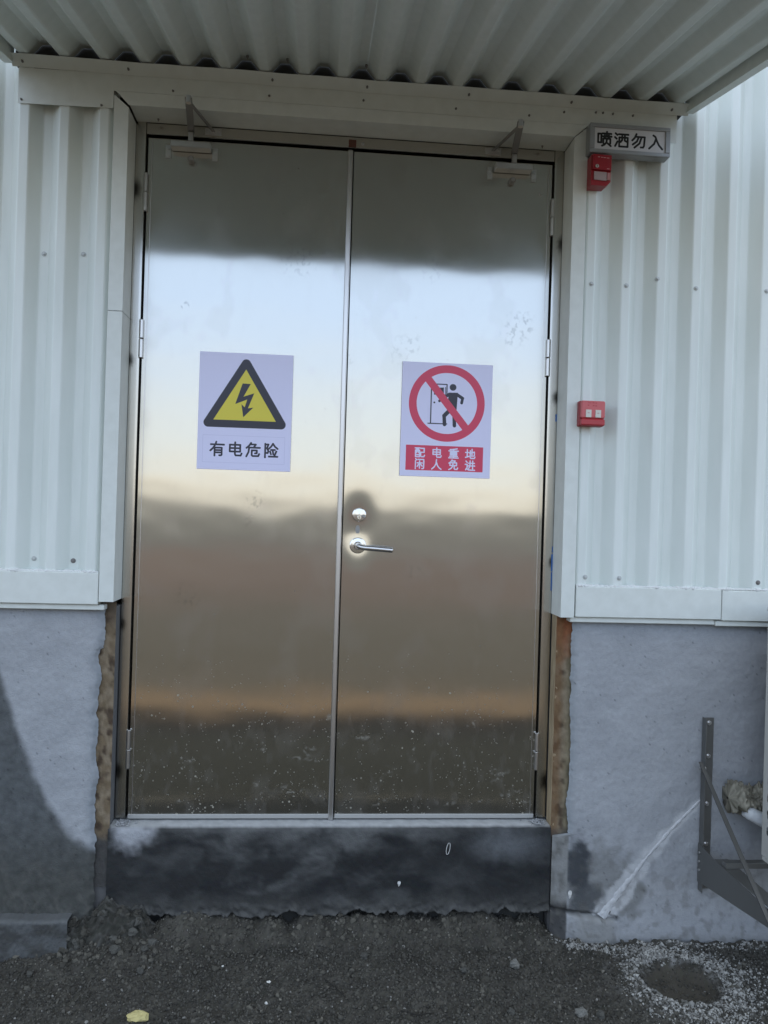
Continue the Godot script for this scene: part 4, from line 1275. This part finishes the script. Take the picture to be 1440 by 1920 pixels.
# ------------------------------------------------------------------ air conditioner and its bracket
func build_air_unit() -> void:
	var b := thing("wall_bracket", "galvanised steel wall bracket with a diagonal brace under the air conditioner", "bracket", Vector3(1.283, 0.0, -0.03))
	# upright channel on the wall
	var st := st_new()
	box(st, Vector3(-0.018, -0.216, 0.001), Vector3(0.022, 0.378, 0.004), 0.0006)
	box(st, Vector3(-0.020, -0.218, 0.0042), Vector3(-0.0175, 0.380, 0.034), 0.0006)
	var rail := obj("upright", st.commit(), M.galv, b)
	for y: float in [0.36, 0.245, 0.08, -0.06]:
		st = st_new()
		disc(st, Vector3(0.004, y, 0.004), 0.0085, 0.004, 6)
		disc(st, Vector3(0.004, y, 0.008), 0.0045, 0.006, 10)
		obj("bolt", st.commit(), M.satin, rail)
	# tapering arm
	st = st_new()
	var arm := PackedVector2Array([Vector2(0.005, -0.055), Vector2(0.105, -0.066), Vector2(0.50, -0.075), Vector2(0.50, -0.118), Vector2(0.005, -0.188)])
	prism(st, arm, 0.0, 0.0025)
	var web := obj("arm", st.commit(), M.galv, b)
	web.rotation.y = -PI / 2
	web.position = Vector3(-0.0205, 0, 0)
	obj("arm_flange", box_mesh(Vector3(-0.0195, -0.0705, 0.108), Vector3(0.03, -0.068, 0.50), 0.0005), M.galv, b)
	for k in 3:
		st = st_new()
		tube(st, [Vector3(-0.026, -0.085 - 0.03 * k, 0.016), Vector3(-0.022, -0.085 - 0.03 * k, 0.016)], [0.0045, 0.005], 6)
		obj("bolt", st.commit(), M.satin, web).transform = web.transform.affine_inverse() * Transform3D()
	# diagonal brace, an angle section
	st = st_new()
	var a := Vector3(-0.032, 0.225, 0.028)
	var e := Vector3(-0.030, -0.115, 0.478)
	var xf := Transform3D(Basis.looking_at((e - a).normalized(), Vector3.UP), a)
	var ln := (e - a).length()
	box(st, Vector3(-0.0015, -0.012, 0.0), Vector3(0.0015, 0.012, -ln), 0.0005, xf)
	box(st, Vector3(0.0017, 0.0095, 0.0), Vector3(0.013, 0.012, -ln), 0.0005, xf)
	obj("brace", st.commit(), mat(lin(0.11, 0.11, 0.105), 0.5, 0.6), b)
	st = st_new()
	tube(st, [Vector3(-0.04, 0.212, 0.036), Vector3(-0.02, 0.212, 0.036)], [0.006, 0.006], 6)
	obj("bolt", st.commit(), M.satin, b)
	# cross rail that carries the unit
	obj("cross_rail", box_mesh(Vector3(-0.018, -0.0675, 0.155), Vector3(0.9, -0.050, 0.185), 0.001), M.galv, b)

	var u := thing("air_conditioner", "beige outdoor air conditioning unit at the right edge of the picture", "air conditioner", Vector3(1.404, -0.0355, 0.12))
	var beige := mat(lin(0.50, 0.49, 0.45), 0.5)
	var H := 0.80
	var W := 0.86
	var D := 0.34
	st = st_new()
	# side panel with open slots: posts and bars round them
	box(st, Vector3(0, 0.0, 0.0), Vector3(0.0012, H, 0.026), 0.0004)
	box(st, Vector3(0, 0.0, 0.262), Vector3(0.0012, H, D), 0.0004)
	var y0 := 0.0
	for k in 5:
		var ys := 0.075 + 0.054 * k
		box(st, Vector3(0, y0, 0.0262), Vector3(0.0012, ys, 0.2618), 0.0)
		y0 = ys + 0.026
	box(st, Vector3(0, y0, 0.0262), Vector3(0.0012, H, 0.2618), 0.0)
	obj("side_panel", st.commit(), beige, u)
	obj("top_cover", box_mesh(Vector3(-0.003, H + 0.001, -0.004), Vector3(W, H + 0.02, D + 0.004), 0.006), beige, u)
	obj("base_pan", box_mesh(Vector3(0.001, -0.018, 0.0), Vector3(W, -0.001, D), 0.004), beige, u)
	obj("inner_casing", box_mesh(Vector3(0.02, 0.0, 0.004), Vector3(W - 0.02, H, D - 0.03), 0.002), mat(lin(0.02, 0.02, 0.02), 0.7), u)
	obj("front_panel", box_mesh(Vector3(0.0014, 0.0, D - 0.02), Vector3(W, H, D), 0.006), beige, u)
	obj("side_panel", box_mesh(Vector3(W - 0.0012, 0.0, 0.0), Vector3(W, H, D - 0.021), 0.0), beige, u)
	for k in 6:
		st = st_new()
		var ring := []
		var rr := []
		for j in 37:
			ring.append(Vector3(0.34 + (0.05 + 0.045 * k) * cos(TAU * j / 36), 0.42 + (0.05 + 0.045 * k) * sin(TAU * j / 36), D + 0.012))
			rr.append(0.003)
		tube(st, ring, rr, 6)
		obj("grille_ring", st.commit(), M.dull_steel, u)
	for x: float in [0.06, 0.7]:
		obj("foot", box_mesh(Vector3(x, -0.028, 0.03), Vector3(x + 0.06, -0.0185, D - 0.03), 0.002), beige, u)

	# crumpled foam wrapping round the hole where the pipes leave the wall
	var nf := noise(1.6, 4, 91)
	var nf2 := noise(4.0, 3, 92)
	var wrap := func(t: float, v: float) -> Array:
		var th := v * TAU
		var r := 0.040 + 0.010 * sin(t * 7.0) + 0.034 * nf.get_noise_3d(cos(th) * 0.8, sin(th) * 0.8, t * 1.7) - 0.048 * absf(nf2.get_noise_3d(cos(th) * 0.6 + t, sin(th) * 0.6, t * 2.2)) + 0.012
		if t < 0.03 or t > 0.97: r *= 0.15
		var p := Vector3(lerpf(1.338, 1.475, t), 0.115 - 0.004 * t + r * 0.95 * cos(th), 0.018 + r * sin(th))
		var k := ss(-0.3, 0.3, nf.get_noise_3d(cos(th), sin(th), t * 2.0 + 4.0))
		return [p, Color(0.17, 0.158, 0.12).lerp(Color(0.31, 0.29, 0.23), k)]
	var wm := grid(steps([[0, 1, 46]]), steps([[0, 1, 40]]), wrap, Vector3.BACK)
	var arr := wm.surface_get_arrays(0)
	arr[Mesh.ARRAY_NORMAL] = null
	var tool := SurfaceTool.new()
	tool.create_from_arrays(arr)
	tool.deindex()
	tool.generate_normals()
	var foam := obj("pipe_wrapping", tool.commit(), mat(Color.WHITE, 0.8, 0.0, true))
	tag(foam, "crumpled cream pipe wrapping on the wall behind the bracket brace", "pipe wrapping")
	st = st_new()
	tube(st, [Vector3(1.375, 0.088, 0.062), Vector3(1.392, 0.080, 0.066), Vector3(1.46, 0.046, 0.072), Vector3(1.56, 0.0, 0.078)], [0.018, 0.022, 0.024, 0.024], 18)
	var pipe := obj("drain_pipe", st.commit(), mat(lin(0.62, 0.64, 0.65), 0.35))
	tag(pipe, "white plastic pipe running from the cream wrapping behind the air conditioner", "pipe")

# ------------------------------------------------------------------ loose things
func ground_y(x: float, z: float) -> float:
	return (near_soil(x, z)[0] as Vector3).y

func scatter(called: String, spots: Array, label: String, category: String) -> void:
	var st := st_new()
	# small angular stone
	var g := 1.618
	var ico := [Vector3(-1, g, 0), Vector3(1, g, 0), Vector3(-1, -g, 0), Vector3(1, -g, 0), Vector3(0, -1, g), Vector3(0, 1, g), Vector3(0, -1, -g), Vector3(0, 1, -g), Vector3(g, 0, -1), Vector3(g, 0, 1), Vector3(-g, 0, -1), Vector3(-g, 0, 1)]
	var r := RandomNumberGenerator.new()
	r.seed = 3
	for k in 12:
		ico[k] = (ico[k] as Vector3).normalized() * r.randf_range(0.72, 1.15)
	for f: Array in [[0, 11, 5], [0, 5, 1], [0, 1, 7], [0, 7, 10], [0, 10, 11], [1, 5, 9], [5, 11, 4], [11, 10, 2], [10, 7, 6], [7, 1, 8], [3, 9, 4], [3, 4, 2], [3, 2, 6], [3, 6, 8], [3, 8, 9], [4, 9, 5], [2, 4, 11], [6, 2, 10], [8, 6, 7], [9, 8, 1]]:
		tri(st, ico[f[0]], ico[f[1]], ico[f[2]], Vector3.ZERO)
	var mm := MultiMesh.new()
	mm.transform_format = MultiMesh.TRANSFORM_3D
	mm.use_colors = true
	mm.mesh = st.commit()
	mm.instance_count = spots.size()
	for k in spots.size():
		var s: Array = spots[k]
		var b := Basis(Vector3(r.randfn(), r.randfn(), r.randfn()).normalized(), r.randf() * TAU).scaled_local(Vector3(r.randf_range(0.8, 1.3), r.randf_range(0.55, 0.9), r.randf_range(0.8, 1.3)) * float(s[1]))
		mm.set_instance_transform(k, Transform3D(b, s[0]))
		mm.set_instance_color(k, s[2])
	var o := MultiMeshInstance3D.new()
	o.name = numbered(called)
	o.multimesh = mm
	o.material_override = M.grit
	add_child(o)
	tag(o, label, category)
	o.set_meta("kind", "stuff")

func build_litter() -> void:
	var r := RandomNumberGenerator.new()
	r.seed = 99
	var spots := []
	for k in 60000:
		var x := r.randf_range(-1.35, 1.75)
		var z := -0.10 + 0.75 * pow(r.randf(), 0.85)
		if absf(x) > 0.74 and z < -0.02:
			continue
		var d := Vector2((x - HOLE.x) / 1.05, z - HOLE.y).length()
		if d < 0.10 and r.randf() < 0.7:
			continue
		var s := 0.0015 + 0.0032 * pow(r.randf(), 2.2) + (0.004 * r.randf() if r.randf() < 0.02 else 0.0)
		var t := r.randf_range(0.55, 1.5)
		var c := Color(0.066, 0.062, 0.052) * t
		if r.randf() < 0.05: c = Color(0.13, 0.12, 0.098) * t
		if r.randf() < 0.012: c = Color(0.24, 0.23, 0.21)
		spots.append([Vector3(x, ground_y(x, z) + s * 0.35, z), s, Color(c.r, c.g, c.b)])
	for k in 620:   # clods and pebbles among the grit, thickest against the wall foot
		var x := r.randf_range(-1.3, 1.7)
		var z := -0.03 + 0.6 * pow(r.randf(), 1.5)
		if Vector2(x - HOLE.x, z - HOLE.y).length() < 0.13:
			continue
		if k < 130:
			x = -0.68 + r.randfn(0, 0.13)
			z = 0.02 + absf(r.randfn(0, 0.05))
		elif k < 330:
			x = r.randf_range(-0.74, 0.74)
			z = -0.05 + absf(r.randfn(0, 0.035))
		var s := 0.004 + 0.007 * pow(r.randf(), 2.0)
		var c := Color(0.085, 0.079, 0.064) * r.randf_range(0.6, 1.4)
		spots.append([Vector3(x, ground_y(x, z) + s * 0.3, z), s, Color(c.r, c.g, c.b)])
	scatter("soil_grit", spots, "fine dark grit covering the bare soil in front of the door", "grit")
	spots = []
	# pale mortar crumbs thrown up round the hole and along the foot of the right wall
	while spots.size() < 8500:
		var x := 0.0
		var z := 0.0
		if r.randf() < 0.78:
			var a := r.randf() * TAU
			var w := 0.5 + 0.5 * cos(a - 0.5)
			if r.randf() > 0.35 + 0.65 * w:
				continue
			var rad := 0.126 + absf(r.randfn(0.0, 0.030 + 0.05 * w))
			x = HOLE.x + cos(a) * rad * 1.05
			z = HOLE.y + sin(a) * rad
		else:
			var t := r.randf()
			x = lerpf(0.78, 1.12, t) + r.randfn(0, 0.03)
			z = lerpf(-0.012, 0.06, t) + r.randfn(0, 0.016)
			if r.randf() < 0.35: x = r.randf_range(0.85, 1.5); z = -0.018 + absf(r.randfn(0, 0.02))
		if z < -0.02 or x > 1.8:
			continue
		if n_mid.get_noise_2d(x * 2.2, z * 2.2) < -0.12 and r.randf() < 0.8:
			continue
		var s := 0.0012 + 0.0038 * pow(r.randf(), 2.6) + (0.004 * r.randf() if r.randf() < 0.025 else 0.0)
		var c := Color(0.36, 0.352, 0.325) * r.randf_range(0.45, 1.2)
		spots.append([Vector3(x, ground_y(x, z) + s * 0.4, z), s, Color(c.r, c.g, c.b)])
	# a few crumbs at the foot of each jamb
	for k in 220:
		var left := k % 2 == 0
		var x := (-0.722 + absf(r.randfn(0, 0.022))) if left else (0.722 - absf(r.randfn(0, 0.022)))
		var z := r.randf_range(-0.10, -0.05)
		var s := r.randf_range(0.0012, 0.004)
		var c := Color(0.33, 0.335, 0.34) * r.randf_range(0.7, 1.2)
		spots.append([Vector3(x, -0.004 + s * 0.5 + 0.008 * r.randf() * exp(-absf(absf(x) - 0.725) * 60.0), z), s, Color(c.r, c.g, c.b)])
	scatter("mortar_crumbs", spots, "pale mortar crumbs round the shallow hole and along the wall foot", "rubble")
	# stones one can tell apart
	var stone := mat(lin(0.115, 0.112, 0.10), 0.95)
	stone.albedo_texture = noise_tex(0.06, 4, Color(0.6, 0.6, 0.58), Color.WHITE, 71, 256)
	stone.uv1_triplanar = true
	stone.uv1_scale = Vector3(14, 14, 14)
	var pale: StandardMaterial3D = stone.duplicate()
	pale.albedo_color = lin(0.26, 0.255, 0.235)
	var stones := [
		[-0.686, 0.065, 0.017, 0, "grey stone at the foot of the mortar heap, left one of two"],
		[-0.596, 0.050, 0.013, 0, "small grey stone at the foot of the mortar heap, right one of two"],
		[-0.592, 0.138, 0.012, 0, "flat dark stone on the soil in front of the mortar heap"],
		[0.102, 0.089, 0.013, 0, "small round stone on the soil below the middle of the doorstep"],
		[0.580, 0.140, 0.017, 1, "pale round stone on the soil between doorstep and shallow hole"],
		[0.411, 0.170, 0.011, 0, "small dark stone left of the pale round stone on the soil"],
		[0.511, 0.374, 0.012, 0, "grey stone at the lower edge of the picture, right of the twigs"],
		[0.719, 0.369, 0.019, 1, "largest pale stone, on the soil left of the shallow hole"],
		[0.776, 0.380, 0.013, 0, "flat grey stone beside the largest pale stone"],
		[1.070, 0.300, 0.014, 1, "whitish lump lying on the front rim of the shallow hole"],
		[0.985, 0.300, 0.009, 1, "small whitish lump at the front left rim of the shallow hole"],
		[-0.925, 0.120, 0.010, 0, "small dark stone at the left edge below the concrete ledge"],
	]
	for k in stones.size():
		var s: Array = stones[k]
		var o := obj("stone", rock(100 + k, Vector3(s[2], s[2] * 0.75, s[2] * 0.9), 0.3), pale if s[3] == 1 else stone)
		o.position = Vector3(s[0], ground_y(s[0], s[1]) + s[2] * 0.42, s[1])
		o.rotation.y = 1.3 * k
		tag(o, s[4], "stone", "stones on the soil")
	# white chips
	var chip := mat(lin(0.7, 0.69, 0.64), 0.7)
	var chips := [[-0.195, 0.223, 0.006, "white chip on the soil left of centre, the upper of two"], [-0.196, 0.307, 0.0065, "white sliver on the soil left of centre, the lower of two"], [-0.343, 0.117, 0.004, "tiny white chip on the soil below the left door leaf"], [0.225, 0.02, 0.005, "tiny white chip close under the middle of the doorstep"]]
	for k in chips.size():
		var s: Array = chips[k]
		var o := obj("white_chip", rock(200 + k, Vector3(s[2] * (0.6 if k == 1 else 1.1), s[2] * 0.5, s[2]), 0.35, 7, 5), chip)
		o.position = Vector3(s[0], ground_y(s[0], s[1]) + s[2] * 0.4, s[1])
		o.rotation.y = 0.7 * k
		tag(o, s[3], "chip", "white chips on the soil")
	var yl := obj("yellow_lump", rock(300, Vector3(0.030, 0.014, 0.018), 0.2, 16, 10), mat(lin(0.52, 0.45, 0.20), 0.85))
	yl.position = Vector3(-0.546, ground_y(-0.546, 0.375) + 0.006, 0.375)
	tag(yl, "yellowish foam lump at the lower left edge of the picture", "foam lump")
	# twigs
	var bark := mat(lin(0.02, 0.018, 0.014), 0.9)
	for q: Array in [[[-0.024, 0.207, 0.005, 0.25, 0.045, 0.318], "dark bent twig lying on the soil below the middle of the doorstep"], [[0.19, 0.363, 0.24, 0.368, 0.285, 0.376], "thin dark twig lying along the lower edge of the picture"]]:
		var pts := []
		for k in 3:
			pts.append(Vector3(q[0][2 * k], ground_y(q[0][2 * k], q[0][2 * k + 1]) + 0.004, q[0][2 * k + 1]))
		var st := st_new()
		tube(st, pts, [0.0016, 0.002, 0.001], 6)
		var o := obj("twig", st.commit(), bark)
		tag(o, q[1], "twig", "twigs on the soil")
	# drips and splashes of white on the step
	var drip := mat(lin(0.58, 0.58, 0.56), 0.8)
	var st := st_new()
	var ring := []
	var rr := []
	for j in 15:
		var t := TAU * j / 14.0
		ring.append(Vector3(0.386 + 0.006 * cos(t) + 0.003 * sin(t), -0.078 + 0.020 * sin(t), -0.0385))
		rr.append(0.0012)
	tube(st, ring, rr, 6)
	var dm := obj("paint_drip", st.commit(), drip)
	tag(dm, "white looped paint drip on the right half of the doorstep face", "paint mark")
	for q: Array in [[0.222, -0.195, 0.005, 0.008, "small white splash in the middle of the doorstep face"], [0.811, -0.232, 0.006, 0.013, "white splash on the dark patch right of the doorstep"]]:
		var o := obj("paint_splash", rock(310, Vector3(q[2], q[3], 0.003), 0.3, 8, 6), drip)
		o.position = Vector3(q[0], q[1], -0.039 if q[0] < 0.5 else -0.029)
		tag(o, q[4], "paint mark")
